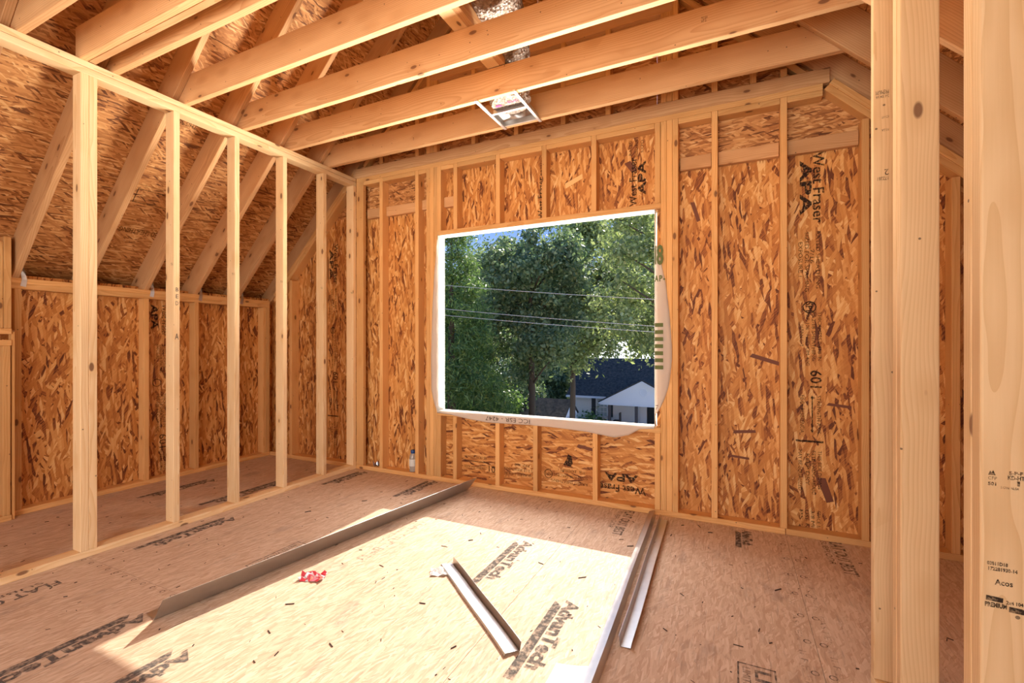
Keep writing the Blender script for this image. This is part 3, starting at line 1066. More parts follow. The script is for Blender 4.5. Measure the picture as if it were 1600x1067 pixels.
def post(y0, name='stud'):
    return board(name, (WX, WX + W4), (y0, y0 + T), (T, 2.729), M['post'], wrt, bevel=0.005, seg=3)


pa = post(1.995)
pb = post(1.708)
post(1.7475)
pc = post(1.226)
post(1.2655)
for y0 in (0.75, 0.35, -0.05, -0.45, -0.85):
    post(y0)
yc = 1.226


def ctext(body, x, z, h, L, mat=None, bold=0.0):
    return text(body, pc, (x, yc, z), X_, Z_, h, mat or M['ink'], L, name='stamp', bold=bold)


ctext('S-P-F', 0.484, 0.953, 0.0060, 0.020, bold=0.0003)
ctext('KD-HT', 0.482, 0.943, 0.0075, 0.024, bold=0.0003)
ctext('1', 0.4915, 0.932, 0.0085, 0.004, bold=0.0004)
ctext('CFP', 0.4535, 0.940, 0.0060, 0.013)
ctext('501', 0.4535, 0.929, 0.0060, 0.012, bold=0.0003)
ctext('S-GRN  NLGA', 0.472, 0.924, 0.0045, 0.026)
mark('stamp_tree', pc, (0.454, yc, 0.949), X_, Z_, [(0, 0), (0.011, 0), (0.0075, 0.010), (0.0055, 0.005), (0.003, 0.008)], M['ink'])
ctext('03811D18', 0.4525, 0.7725, 0.0065, 0.030, bold=0.0003)
ctext('172281930-14', 0.4530, 0.762, 0.0065, 0.042, bold=0.0003)
ctext('Acos', 0.464, 0.735, 0.0105, 0.026, bold=0.0003)
mark('stamp_block', pc, (0.4505, yc, 0.702), Vector((1, 0, -0.06)), Z_, rect(0.025, 0.0095), M['ink'])
ctext('2x4 104 5/8', 0.480, 0.700, 0.0065, 0.036, bold=0.0003)
ctext('PREMIUM', 0.449, 0.690, 0.0085, 0.032, bold=0.0005)
mark('stamp_block', pc, (0.484, yc, 0.6855), Vector((1, 0, -0.06)), Z_, rect(0.034, 0.0105), M['ink'])
for z, b, h, L in ((2.075, 'PREMIUM', 0.014, 0.036), (2.058, '2x4 104 5/8', 0.010, 0.036), (1.985, 'KD-HT', 0.008, 0.02), (1.94, 'NLGA', 0.008, 0.02), (1.80, '2', 0.02, 0.012), (1.775, '172281', 0.012, 0.03)):
    text(b, pa, (0.486, 1.995, z + 0.01), -X_, -Z_, h, M['ink'], L, name='stamp', lift=0.0012)
    
# ================================================================== KNEE WALL (right) and REAR WALL, outside the picture
kr = empty('wall_right_knee', (1.70, 1, 0), 'low knee wall beneath the right roof slope', 'wall', 'structure')
board('bottom_plate', (1.66, 1.66 + W4), (-2.5, YB + 0.08), (0, T), M['pine'], kr)
board('top_plate', (1.66, 1.66 + W4), (-2.5, YB + 0.08), (1.63, 1.67), M['pine'], kr)
for k in range(15):
    y0 = -2.4 + k * 0.406
    board('stud', (1.66, 1.66 + W4), (y0, y0 + T), (T, 1.63), M['pine'], kr)
for y0, y1 in ((-2.6, 0.0), (0.003, 2.43), (2.433, 3.46)):
    mw = frame((1.66 + W4, (y0 + y1) / 2, 0.9), Z_, -Y_)
    prism('sheathing_panel', [(-0.9, -(y1 - y0) / 2), (0.9, -(y1 - y0) / 2), (0.9, (y1 - y0) / 2), (-0.9, (y1 - y0) / 2)], 0.011, M['osb'], kr, mw)
wre = empty('wall_rear_added', (-1.4, YREAR, 0), 'added unseen rear gable wall keeping sky light out, with a wide opening', 'wall', 'structure')  # added to keep blue sky light out; the opening is invented
for (x0, x1, z0, z1) in ((-4.62, -3.75, 0, 5.1), (0.95, 1.75, 0, 5.1), (-3.747, 0.947, 2.45, 5.1)):
    poly = clip(clip([(x0, z0), (x1, z0), (x1, z1), (x0, z1)], -1, 1, CS_L), 1, 1, CS_R)
    cx, cz = (x0 + x1) / 2, (z0 + z1) / 2
    mw = frame((cx, YREAR, cz), Z_, -X_)
    prism('sheathing_panel', [(z - cz, -(x - cx)) for x, z in poly], 0.011, M['osb'], wre, mw)

# ================================================================== WINDOW OPENING: house wrap folded in
wrap = empty('house_wrap', (-1.42, YB, 0.6), 'white house wrap folded over the edges of the window opening', 'wrap')
YX = YO + 0.014


def sheet(name, rows, mat, parent, th=0.0012):
    """grid of points (list of rows) -> thin cloth"""
    n, m = len(rows), len(rows[0])
    v = [Vector(p) for r in rows for p in r]
    c = sum(v, Vector()) / len(v)
    f = [(i * m + j, i * m + j + 1, (i + 1) * m + j + 1, (i + 1) * m + j) for i in range(n - 1) for j in range(m - 1)]
    o = mesh(name, [p - c for p in v], f, mat, parent, Matrix.Translation(c), True)
    s = o.modifiers.new('thick', 'SOLIDIFY')
    s.thickness = th
    s.offset = 0
    return o


def lerp(a, b, t):
    return a + (b - a) * t


def lining(name, p00, p01, p10, p11, n=14, m=5, amp=0.003, nrm=(0, 0, 1)):
    rows = []
    for i in range(n):
        r = []
        for j in range(m):
            p = Vector(p00).lerp(Vector(p01), j / (m - 1)).lerp(Vector(p10).lerp(Vector(p11), j / (m - 1)), i / (n - 1))
            edge = 0 if j in (0, m - 1) else 1
            r.append(p + Vector(nrm) * (edge * random.uniform(0, amp)))
        rows.append(r)
    return sheet(name, rows, M['wrap'], wrap)


e = 0.003
lining('sill_lining', (wx0, YB - e, wz0 + e), (wx0, YX, wz0 + e), (wx1, YB - e, wz0 + e), (wx1, YX, wz0 + e))
lining('head_lining', (wx0, YB - e, wz1 - e), (wx0, YX, wz1 - e), (wx1, YB - e, wz1 - e), (wx1, YX, wz1 - e), nrm=(0, 0, -1))
lining('jamb_lining', (wx0 + e, YB - e, wz0), (wx0 + e, YX, wz0), (wx0 + e, YB - e, wz1), (wx0 + e, YX, wz1), nrm=(1, 0, 0))
lining('jamb_lining', (wx1 - e, YB - e, wz0), (wx1 - e, YX, wz0), (wx1 - e, YB - e, wz1), (wx1 - e, YX, wz1), nrm=(-1, 0, 0))


def flap(name, pts, vertical, m=6):
    """pts: (edge point x,z, outer point x,z) pairs; bulges a little off the studs"""
    rows = []
    for k, (a, b) in enumerate(pts):
        r = []
        for j in range(m):
            t = j / (m - 1)
            bul = 0.004 + 0.010 * math.sin(math.pi * t) * (0.6 + 0.4 * math.sin(k * 1.7)) + random.uniform(0, 0.0015)
            r.append((lerp(a[0], b[0], t), YB - bul, lerp(a[1], b[1], t)))
        rows.append(r)
    return sheet(name, rows, M['wrap_thin'], wrap)


def interp(tab, n):
    zs = [p[1] for p in tab]
    out = []
    for k in range(n):
        z = lerp(zs[0], zs[-1], k / (n - 1))
        for p, q in zip(tab[:-1], tab[1:]):
            if min(p[1], q[1]) - 1e-9 <= z <= max(p[1], q[1]) + 1e-9:
                t = (z - p[1]) / (q[1] - p[1])
                out.append((lerp(p[0], q[0], t), z))
                break
    return out


rt = interp([(-0.492, 1.925), (-0.465, 1.83), (-0.424, 1.642), (-0.398, 1.42), (-0.382, 1.20), (-0.382, 1.08), (-0.400, 0.92), (-0.430, 0.82), (-0.470, 0.735), (-0.492, 0.70)], 26)
rf_ = flap('side_flap', [((-0.497, z), (x, z)) for x, z in rt], True)
lt = interp([(-2.343, 2.12), (-2.372, 1.85), (-2.395, 1.53), (-2.410, 1.077), (-2.405, 0.80), (-2.380, 0.69), (-2.335, 0.60)], 24)
flap('side_flap', [((-2.339, z), (x, z)) for x, z in lt], True)
bt = [(-2.34, 0.600), (-2.2, 0.592), (-2.0, 0.565), (-1.85, 0.552), (-1.6, 0.556), (-1.44, 0.560), (-1.2, 0.555), (-1.0, 0.545), (-0.88, 0.530), (-0.78, 0.520), (-0.68, 0.545), (-0.60, 0.595), (-0.50, 0.606)]
sf_ = flap('sill_flap', [((x, wz0 + 0.004), (x, z)) for x, z in bt], False)


def gmark(poly, x, z, lift):
    m = frame((x, YB - lift, z), X_, Z_)
    return mesh('printed_mark', [(a, b, 0) for a, b in poly], [tuple(range(len(poly)))], M['green_ink'], rf_, m)


for k in range(7):
    gmark(rect(0.056, 0.027), -0.4945, 1.325 - k * 0.0495, 0.0175)
gmark(rect(0.009, 0.13), -0.4945, 1.765, 0.0165)
text('8', rf_, (-0.483, YB - 0.0165, 1.765), X_, Z_, 0.13, M['green_ink'], 0.046, bold=0.006)
for c_, x_, l_ in (('A', -0.494, 0.026), ('P', -0.466, 0.022), ('-', -0.438, 0.014)):
    text(c_, rf_, (x_, YB - 0.0175, 1.645), X_, Z_, 0.040, M['green_ink'], l_, bold=0.0022)
text('ICC ESR - 4247', sf_, (-1.447, YB - 0.0165, 0.606), -X_, -Z_, 0.034, M['ink'], 0.40)
text('7', rf_, (-0.492, YB - 0.0125, 0.742), X_, Z_, 0.034, M['ink'], 0.018)

# ================================================================== DUCT BOOT, HANGER RAILS, FLEX DUCT
boot = empty('duct_boot', (-1.375, 2.93, ZP), 'galvanised register boot hung on two rails between ceiling joists', 'duct')
bx0, bx1, by0, by1 = -1.508, -1.242, 2.845, 3.020
BZ0, BZ1 = ZP - 0.006, ZP + 0.030
th = 0.002
board('boot_side', (bx0, bx0 + th), (by0, by1), (BZ0, BZ1), M['galv'], boot, bevel=0)
board('boot_side', (bx1 - th, bx1), (by0, by1), (BZ0, BZ1), M['galv'], boot, bevel=0)
board('boot_side', (bx0, bx1), (by0, by0 + th), (BZ0, BZ1), M['galv'], boot, bevel=0)
board('boot_side', (bx0, bx1), (by1 - th, by1), (BZ0, BZ1), M['galv'], boot, bevel=0)
# tapered top going from rectangle to round collar
n = 24
v, f = [], []
cx, cy = (bx0 + bx1) / 2, (by0 + by1) / 2
for k in range(n):
    a = 2 * math.pi * k / n
    ca, sa = math.cos(a), math.sin(a)
    q = max(abs(ca) / ((bx1 - bx0) / 2), abs(sa) / ((by1 - by0) / 2))
    v.append((ca / q, sa / q, BZ1 - ZP))
for zq, rr in ((0.045, 0.082), (0.07, 0.080)):
    for k in range(n):
        a = 2 * math.pi * k / n
        v.append((rr * math.cos(a), rr * math.sin(a), zq))
for i in range(2):
    for k in range(n):
        k2 = (k + 1) % n
        f.append((i * n + k, i * n + k2, (i + 1) * n + k2, (i + 1) * n + k))
mesh('boot_collar', v, f, M['galv'], boot, Matrix.Translation((cx, cy, ZP)), True)
for x, nm in ((-1.518, 0), (-1.240, 1)):
    board('hanger_rail', (x - 0.011, x + 0.011), (2.615, 3.062), (ZP - 0.013, ZP - 0.001), M['galv'], boot, bevel=0.002)
board('boot_flange', (bx0, bx1), (by0 - 0.018, by0), (ZP - 0.006, ZP - 0.003), M['galv'], boot, axis=0, bevel=0)
board('boot_flange', (bx0, bx1), (by1, by1 + 0.012), (ZP - 0.006, ZP - 0.003), M['galv'], boot, axis=0, bevel=0)

pts_c = [(-1.365, 2.812, 2.826), (-1.365, 2.812, 2.93), (-1.358, 2.808, 3.02), (-1.335, 2.75, 3.12), (-1.30, 2.65, 3.165), (-1.27, 2.53, 3.175), (-1.22, 2.35, 3.165), (-1.17, 2.15, 3.165), (-1.13, 1.9, 3.19), (-1.10, 1.6, 3.21), (-1.08, 1.2, 3.20), (-1.07, 0.7, 3.19), (-1.05, 0.0, 3.19)]
# resample and crinkle
P = [Vector(p) for p in pts_c]
path = []
for a, b in zip(P[:-1], P[1:]):
    st = max(2, int((b - a).length / 0.03))
    for k in range(st):
        path.append(a.lerp(b, k / st))
path.append(P[-1])
nn = 22
v, f = [], []
for i, p in enumerate(path):
    d = (path[min(i + 1, len(path) - 1)] - path[max(i - 1, 0)]).normalized()
    a = d.cross(Vector((1, 0.1, 0.0))).normalized()
    b = d.cross(a)
    s = min(1.0, 0.80 + i / 5.0)
    for k in range(nn):
        t = 2 * math.pi * k / nn
        r = lerp(0.085, 0.138, s) + random.uniform(-0.005, 0.005) + (0.004 if i % 2 else -0.004)
        v.append(p + a * (r * math.cos(t)) + b * (r * math.sin(t)))
c0 = path[0]
for i in range(len(path) - 1):
    for k in range(nn):
        k2 = (k + 1) % nn
        f.append((i * nn + k, i * nn + k2, (i + 1) * nn + k2, (i + 1) * nn + k))
f.append(tuple(range(nn)))
duct = mesh('flex_duct', [q - c0 for q in v], f, M['foil'], None, Matrix.Translation(c0))
tag(duct, 'crinkled foil flexible duct running over the ceiling joists', 'duct')
for k, c_ in enumerate('DUCT'):
    text(c_, duct, (-1.36 + 0.026 * k, 2.785, 2.826), X_, -Y_, 0.026, M['red_print'], 0.020, lift=0.003, name='printed_letter', bold=0.0008)
mark('printed_logo', duct, (-1.460, 2.800, 2.826), X_, -Y_, [(0, 0), (0.05, 0.004), (0.045, 0.022), (0.018, 0.026), (0.0, 0.016)], M['red_print'], lift=0.003)

# ================================================================== STEEL ANGLES ON THE FLOOR
def angle(name, a, b, legs, label, group=None, lift=0.002, th=0.0014):
    """folded steel: legs = list of (outward, up) profile points; a->b floor line"""
    a, b = Vector(a), Vector(b)
    d = (b - a)
    L = d.length
    ex = d.normalized()
    side = ex.cross(Z_).normalized()          # to the right when looking from a to b
    upv = side.cross(ex)
    n = 28
    v, f = [], []
    m = len(legs)
    for i in range(n + 1):
        t = i / n
        sag = 0.0015 * math.sin(t * 9.0) + 0.002 * math.sin(t * 3.1)
        for (s, u) in legs:
            v.append(ex * (L * t) + side * (s + sag) + upv * (u + lift))
    for i in range(n):
        for j in range(m - 1):
            f.append((i * m + j, i * m + j + 1, (i + 1) * m + j + 1, (i + 1) * m + j))
    o = mesh(name, v, f, M['galv'], None, Matrix.Translation(a))
    s = o.modifiers.new('thick', 'SOLIDIFY')
    s.thickness = th
    return tag(o, label, 'steel angle', group)


G = 'galvanised steel angles on the floor'
angle('steel_angle', (-2.275, 1.136, 0), (-1.972, 3.27, 0.0), [(-0.085, 0.004), (-0.006, 0.0), (0.0, 0.003), (0.098, 0.121)], 'longest bent steel angle running from the floor middle to the window wall', G)
angle('steel_angle', (-0.752, 1.640, 0), (-1.385, 2.135, 0), [(-0.068, 0.004), (-0.064, 0.012), (-0.004, 0.006), (0.0, 0.0), (0.006, 0.038)], 'short steel angle lying diagonally across the sunlit floor', G)
angle('steel_angle', (-0.440, 1.42, 0), (-0.500, 3.315, 0), [(-0.030, 0.030), (-0.026, 0.038), (0.006, 0.046), (0.014, 0.0)], 'long steel angle along the right edge of the sunlit floor', G)
angle('steel_angle', (-0.392, 1.842, 0), (-0.432, 3.29, 0), [(-0.018, 0.040), (-0.012, 0.0), (0.028, 0.003), (0.034, 0.030)], 'steel channel lying just right of the long angle', G)

# ================================================================== SMALL THINGS ON THE FLOOR
def crumple(name, w, h, amp, mat, loc, rz, label, cat, n=7, seed=1, base=0.002):
    rr = random.Random(seed)
    v = []
    for i in range(n):
        for j in range(n):
            x, y = (i / (n - 1) - 0.5) * w, (j / (n - 1) - 0.5) * h
            v.append((x + rr.uniform(-1, 1) * w * 0.03, y + rr.uniform(-1, 1) * h * 0.03, base + rr.random() ** 2 * amp))
    f = [(i * n + j, (i + 1) * n + j, (i + 1) * n + j + 1, i * n + j + 1) for i in range(n - 1) for j in range(n - 1)]
    o = mesh(name, v, f, mat, None, Matrix.Translation(loc) @ Matrix.Rotation(rz, 4, 'Z'))
    s = o.modifiers.new('thick', 'SOLIDIFY')
    s.thickness = 0.0008
    return tag(o, label, cat)


crumple('paper_scrap', 0.085, 0.07, 0.018, M['paper'], (-1.395, 2.02, 0), 0.5, 'small torn white paper beside the short steel angle', 'paper', seed=3)
# white card with a curled edge at the bottom of the view
rows = []
for i in range(9):
    t = i / 8
    rows.append([(-0.60 + 0.15 * t + 0.0 * j, 1.44 + 0.20 * j / 4 + 0.02 * t, 0.003 + 0.022 * (t ** 2)) for j in range(5)])
card = sheet('paper_card', rows, M['paper'], None)
tag(card, 'white card lying on the sunlit floor nearest the viewer', 'paper')

t = NT('printed wrapper foil')
tc = t.add('ShaderNodeTexCoord')
nz = t.noise(t.vmul(tc.outputs['Object'], (22, 30, 10)), 1.0, 2.0)
wc = t.ramp(nz, [(0.36, (0.75, 0.74, 0.76)), (0.44, (0.60, 0.05, 0.07)), (0.55, (0.55, 0.04, 0.06)), (0.60, (0.85, 0.30, 0.22)), (0.68, (0.80, 0.80, 0.84))], 'CONSTANT')
M['wrapper'] = t.done(t.bsdf(wc, 0.3, spec=0.6).outputs[0])
crumple('snack_wrapper', 0.125, 0.075, 0.030, M['wrapper'], (-1.95, 1.695, 0), 0.35, 'crumpled red and silver snack wrapper on the sunlit floor', 'wrapper', n=8, seed=11)
M['foil_scrap'] = metal('foil scrap', (0.6, 0.6, 0.62), 0.3, 80)
crumple('foil_scrap', 0.055, 0.045, 0.055, M['foil_scrap'], (-3.075, YB + 0.045, T), 0.3, 'crumpled grey foil scrap on the bottom plate in the corner bay', 'scrap', seed=5)

bottle = empty('drink_bottle', (-2.645, YB + 0.045, T), 'small clear plastic bottle with blue cap standing on the bottom plate', 'bottle')
t = NT('clear bottle plastic')
g = t.add('ShaderNodeBsdfPrincipled')
g.inputs['Base Color'].default_value = (0.80, 0.78, 0.68, 1)
g.inputs['Roughness'].default_value = 0.15
g.inputs['Transmission Weight'].default_value = 0.6
M['bottle'] = t.done(g.outputs[0])
mb = Matrix.Translation((-2.645, YB + 0.045, T))
bb = lathe('body', [(0.028, 0.0), (0.032, 0.006), (0.031, 0.03), (0.033, 0.05), (0.033, 0.11), (0.031, 0.125), (0.030, 0.145), (0.018, 0.165), (0.015, 0.172)], M['bottle'], bottle, mb)
lathe('label', [(0.0335, 0.052), (0.0338, 0.054), (0.0338, 0.112), (0.0335, 0.114)], simple('bottle label', (0.72, 0.72, 0.64), 0.5), bottle, mb)
lathe('cap', [(0.019, 0.166), (0.020, 0.168), (0.020, 0.192), (0.018, 0.195)], simple('blue cap', (0.02, 0.07, 0.22), 0.4), bottle, mb)

# nails, splinters and saw chips too small and many to count
v, f = [], []
for k in range(260):
    if k < 26:
        x, y = [(-1.45, 2.44), (-1.55, 2.30), (-1.62, 1.85), (-1.72, 1.95), (-0.62, 2.85), (-0.55, 2.78), (-0.30, 3.25), (-0.20, 3.28), (-0.35, 3.05), (-0.13, 3.2),
                (-1.15, 1.95), (-1.30, 1.75), (-0.95, 2.35), (-0.70, 2.30), (0.10, 2.2), (-0.22, 2.35), (0.02, 2.05), (0.42, 1.98), (0.20, 2.60), (-2.55, 2.70),
                (-1.75, 1.30), (-1.60, 1.22), (-1.45, 1.35), (-1.0, 1.55), (-1.85, 1.48), (-2.75, 2.35)][k]
        L, w = random.uniform(0.020, 0.045), random.uniform(0.002, 0.004)
    else:
        x, y = random.uniform(-4.3, 0.9), random.uniform(0.9, 3.3)
        L, w = random.uniform(0.004, 0.022), random.uniform(0.0012, 0.003)
    a = random.uniform(0, math.pi)
    ex, ey = Vector((math.cos(a), math.sin(a), 0)), Vector((-math.sin(a), math.cos(a), 0))
    b0 = len(v)
    hh = w
    o_ = Vector((x + 1.5, y - 2.0, 0.0005))
    for zq in (0, hh):
        v += [o_ - ex * L / 2 - ey * w / 2 + Z_ * zq, o_ + ex * L / 2 - ey * w / 2 + Z_ * zq, o_ + ex * L / 2 + ey * w / 2 + Z_ * zq, o_ - ex * L / 2 + ey * w / 2 + Z_ * zq]
    f += [(b0, b0 + 3, b0 + 2, b0 + 1), (b0 + 4, b0 + 5, b0 + 6, b0 + 7), (b0, b0 + 1, b0 + 5, b0 + 4), (b0 + 1, b0 + 2, b0 + 6, b0 + 5), (b0 + 2, b0 + 3, b0 + 7, b0 + 6), (b0 + 3, b0, b0 + 4, b0 + 7)]
db = mesh('floor_debris', v, f, simple('dark splinters', (0.05, 0.028, 0.018), 0.8), None, Matrix.Translation((-1.5, 2.0, 0)))
tag(db, 'dark splinters, nails and chips scattered over the subfloor', 'debris', kind='stuff')

# ================================================================== OUTSIDE
def gz(y):
    """ground height: falls away from this house"""
    return -3.1 - 2.5 * min(1.0, max(0.0, (y - 6) / 26.0))


t = NT('lawn grass')
tc = t.add('ShaderNodeTexCoord')
gc = t.ramp(t.noise(tc.outputs['Object'], 1.5, 5.0, 0.7), [(0.3, (0.045, 0.075, 0.018)), (0.7, (0.11, 0.15, 0.04))])
M['grass'] = t.done(t.bsdf(gc, 0.9).outputs[0])
v, f = [], []
ny = 24
for i in range(ny + 1):
    y = 3.6 + i * (90 - 3.6) / ny
    v += [(-70, y, gz(y)), (40, y, gz(y))]
for i in range(ny):
    f.append((2 * i, 2 * i + 1, 2 * i + 3, 2 * i + 2))
gr = mesh('ground', v, f, M['grass'])
tag(gr, 'grassy ground sloping away outside the window', 'lawn', kind='structure')


def leafmat(name, a, b, c, trans=0.45):
    t = NT(name)
    ge = t.add('ShaderNodeNewGeometry')
    col = t.ramp(ge.outputs['Random Per Island'], [(0.0, a), (0.55, b), (1.0, c)])
    d = t.bsdf(col, 0.45, spec=0.45)
    tr = t.add('ShaderNodeBsdfTranslucent')
    t.link(t.mix(1.0, col, (1.15, 1.25, 0.7, 1), 'MULTIPLY'), tr.inputs[0])
    mx = t.add('ShaderNodeMixShader')
    mx.inputs[0].default_value = trans
    t.link(d.outputs[0], mx.inputs[1])
    t.link(tr.outputs[0], mx.inputs[2])
    return t.done(mx.outputs[0])


M['leaf_ever'] = leafmat('evergreen spray', (0.075, 0.135, 0.055), (0.15, 0.245, 0.085), (0.30, 0.40, 0.13), 0.45)
M['leaf_broad'] = leafmat('broad leaves', (0.10, 0.155, 0.10), (0.20, 0.275, 0.165), (0.44, 0.49, 0.29), 0.45)
M['leaf_olive'] = leafmat('olive leaves', (0.16, 0.20, 0.10), (0.30, 0.36, 0.17), (0.55, 0.58, 0.32), 0.45)
M['bark'] = simple('grey brown bark', (0.10, 0.075, 0.055), 0.9)


def foliage(name, clumps, per, size, mat, parent, base, aspect=0.55, droop=0.0, seed=0):
    """leaf quads scattered through ellipsoidal clumps (cx,cy,cz,rx,ry,rz) relative to base"""
    rg = np.random.default_rng(seed)
    V = []
    for (cx, cy, cz, rx, ry, rz) in clumps:
        n = int(per * max(0.3, (rx * rz)))
        d = rg.normal(size=(n, 3))
        d /= np.linalg.norm(d, axis=1)[:, None]
        rad = np.abs(rg.normal(0.0, 0.42, n)) + rg.uniform(0.15, 0.75, n)
        c = d * rad[:, None] * np.array([rx, ry, rz]) + np.array([cx, cy, cz])
        nrm = d * 0.6 + rg.normal(size=(n, 3)) * 0.7 + np.array([0, 0, 0.5])
        nrm /= np.linalg.norm(nrm, axis=1)[:, None]
        a = np.cross(nrm, rg.normal(size=(n, 3)))
        a /= np.linalg.norm(a, axis=1)[:, None]
        a[:, 2] -= droop
        a /= np.linalg.norm(a, axis=1)[:, None]
        b = np.cross(nrm, a)
        s = size * rg.uniform(0.6, 1.3, n)[:, None]
        q = np.stack([c - a * s, c - b * s * aspect, c + a * s, c + b * s * aspect], axis=1)
        V.append(q.reshape(-1, 3))
    V = np.concatenate(V)
    n = len(V) // 4
    me = bpy.data.meshes.new(name)
    me.vertices.add(len(V))
    me.vertices.foreach_set('co', V.astype(np.float32).ravel())
    me.loops.add(n * 4)
    me.loops.foreach_set('vertex_index', np.arange(n * 4, dtype=np.int32))
    me.polygons.add(n)
    me.polygons.foreach_set('loop_start', np.arange(0, n * 4, 4, dtype=np.int32))
    me.polygons.foreach_set('loop_total', np.full(n, 4, dtype=np.int32))
    me.update(calc_edges=True)
    me.materials.append(mat)
    o = bpy.data.objects.new(name, me)
    link(o, parent, Matrix.Translation(base))
    o['kind'] = 'stuff'
    return o


def leafy(name, label, x, y, h, crown, n, mat, per=700, size=0.15, seed=0, droop=0.0, clump=1.0, trunk=0.2, off=0.0):
    """tree at x,y with total height h; crown = (centre height, rx, rz)"""
    base = Vector((x, y, gz(y)))
    e_ = empty(name, base, label, 'tree')
    rg = random.Random(seed)
    ch, rx, rz = crown
    tube('trunk', [(0, 0, -0.1), (0.05, 0, h * 0.25), (-0.08, 0.05, h * 0.55), (0.1, 0, h * 0.85)], [trunk, trunk * 0.8, trunk * 0.5, 0.03], M['bark'], e_, Matrix.Translation(base), n=8)
    cl = []
    for k in range(n):
        while True:
            p = Vector((rg.uniform(-1, 1), rg.uniform(-1, 1), rg.uniform(-1, 1)))
            if 0.25 < p.length < 1:
                break
        c = (p.x * rx + off, p.y * rx, ch + p.z * rz)
        r = clump * rg.uniform(0.55, 1.15)
        cl.append((*c, r, r, r * 0.75))
        if k % 3 == 0:
            tube('branch', [(0, 0, max(h * 0.15, c[2] - 1.6)), (c[0] * 0.5, c[1] * 0.5, c[2] - 0.7), c], [trunk * 0.35, trunk * 0.22, 0.02], M['bark'], e_, Matrix.Translation(base), n=5)
    foliage('foliage', cl, per, size, mat, e_, base, seed=seed, droop=droop)
    return e_


def conifer(name, label, x, y, h, r, mat, per=900, size=0.15, seed=0):
    base = Vector((x, y, gz(y)))
    e_ = empty(name, base, label, 'tree')
    rg = random.Random(seed)
    tube('trunk', [(0, 0, -0.1), (0, 0, h * 0.5), (0, 0, h * 0.97)], [0.22, 0.13, 0.02], M['bark'], e_, Matrix.Translation(base), n=8)
    cl = []
    z = 0.6
    while z < h:
        rr = r * (1 - (z / h) ** 1.6) + 0.15
        m = max(3, int(rr * 4.5))
        for k in range(m):
            a = 2 * math.pi * (k + rg.random()) / m
            q = rr * rg.uniform(0.55, 0.95)
            s = rg.uniform(0.45, 0.8)
            cl.append((q * math.cos(a), q * math.sin(a), z + rg.uniform(-0.3, 0.3), s, s, s * 0.6))
        z += 0.62
    foliage('foliage', cl, per, size, mat, e_, base, aspect=0.22, droop=0.35, seed=seed)
    return e_


# near evergreen at the left of the opening, broad trees in the middle, taller ones behind
conifer('evergreen_tree', 'tall dark evergreen filling the left of the window view', -10.1, 15.5, 10.6, 2.2, M['leaf_ever'], 1500, 0.11, seed=1)
conifer('evergreen_tree', 'evergreen behind the leftmost one, low branches near the shed', -11.9, 20.5, 7.2, 2.0, M['leaf_ever'], 1300, 0.12, seed=2)
leafy('leafy_tree', 'big broadleaf tree with drooping leaves in the middle of the view', -9.0, 21.0, 13.6, (8.2, 2.5, 4.2), 70, M['leaf_broad'], 1000, 0.11, 3, 0.4, 0.95)
leafy('leafy_tree', 'olive green tree rising right of the middle of the view', -8.6, 26.2, 15.0, (9.4, 2.7, 4.3), 70, M['leaf_olive'], 800, 0.12, 4, 0.4, 1.05, off=1.0)
leafy('leafy_tree', 'thin tall tree seen against the sky left of centre', -16.0, 28.5, 14.5, (9.8, 2.0, 3.6), 30, M['leaf_olive'], 480, 0.13, 5, 0.2, 0.95)
leafy('leafy_tree', 'dark background tree behind the two evergreens', -22.5, 37.0, 13.4, (8.0, 3.6, 4.8), 50, M['leaf_broad'], 560, 0.17, 6, 0.2, 1.6)
leafy('leafy_tree', 'dark background tree behind the big broadleaf tree', -19.5, 52.0, 17.0, (9.6, 4.6, 6.4), 60, M['leaf_broad'], 420, 0.21, 7, 0.2, 2.0)
leafy('leafy_tree', 'tall background tree above the white house roof', -8.0, 52.0, 23.0, (13.5, 4.6, 8.0), 70, M['leaf_olive'], 420, 0.20, 14, 0.3, 2.0)
leafy('leafy_tree', 'pale sparse tree reaching the top right corner of the window', -1.9, 19.0, 12.6, (8.4, 1.7, 3.4), 30, M['leaf_olive'], 560, 0.105, 8, 0.4, 0.9, off=-1.4)
leafy('leafy_tree', 'low bushy tree left of the white house', -15.0, 40.5, 6.8, (3.2, 1.9, 3.0), 40, M['leaf_broad'], 700, 0.14, 9, 0.2, 1.1)
leafy('leafy_tree', 'low bushy tree right behind the grey shed', -15.4, 33.5, 6.2, (2.8, 2.0, 2.8), 40, M['leaf_broad'], 700, 0.14, 19, 0.2, 1.1)
leafy('leafy_tree', 'low dense tree left of the grey shed under the evergreens', -14.6, 26.5, 5.0, (2.2, 1.8, 2.0), 34, M['leaf_ever'], 700, 0.13, 20, 0.2, 1.0)
leafy('leafy_tree', 'background tree beyond the right end of the white house', 4.0, 56.0, 20.0, (11.0, 6.0, 6.5), 50, M['leaf_broad'], 300, 0.25, 12, 0.2, 2.2)

# pale concrete sheet added to bounce sunlight onto the white house
M['concrete'] = simple('pale concrete', (0.62, 0.60, 0.57), 0.85)
v, f = [], []
for i in range(9):
    y = 22.0 + i * (34.0 - 22.0) / 8
    v += [(-16, y, gz(y) + 0.03), (6, y, gz(y) + 0.03)]
for i in range(8):
    f.append((2 * i, 2 * i + 1, 2 * i + 3, 2 * i + 2))
dr = mesh('bounce_sheet', v, f, M['concrete'])
tag(dr, 'pale concrete sheet added to bounce sunlight onto the white house', 'bounce_sheet', kind='structure')

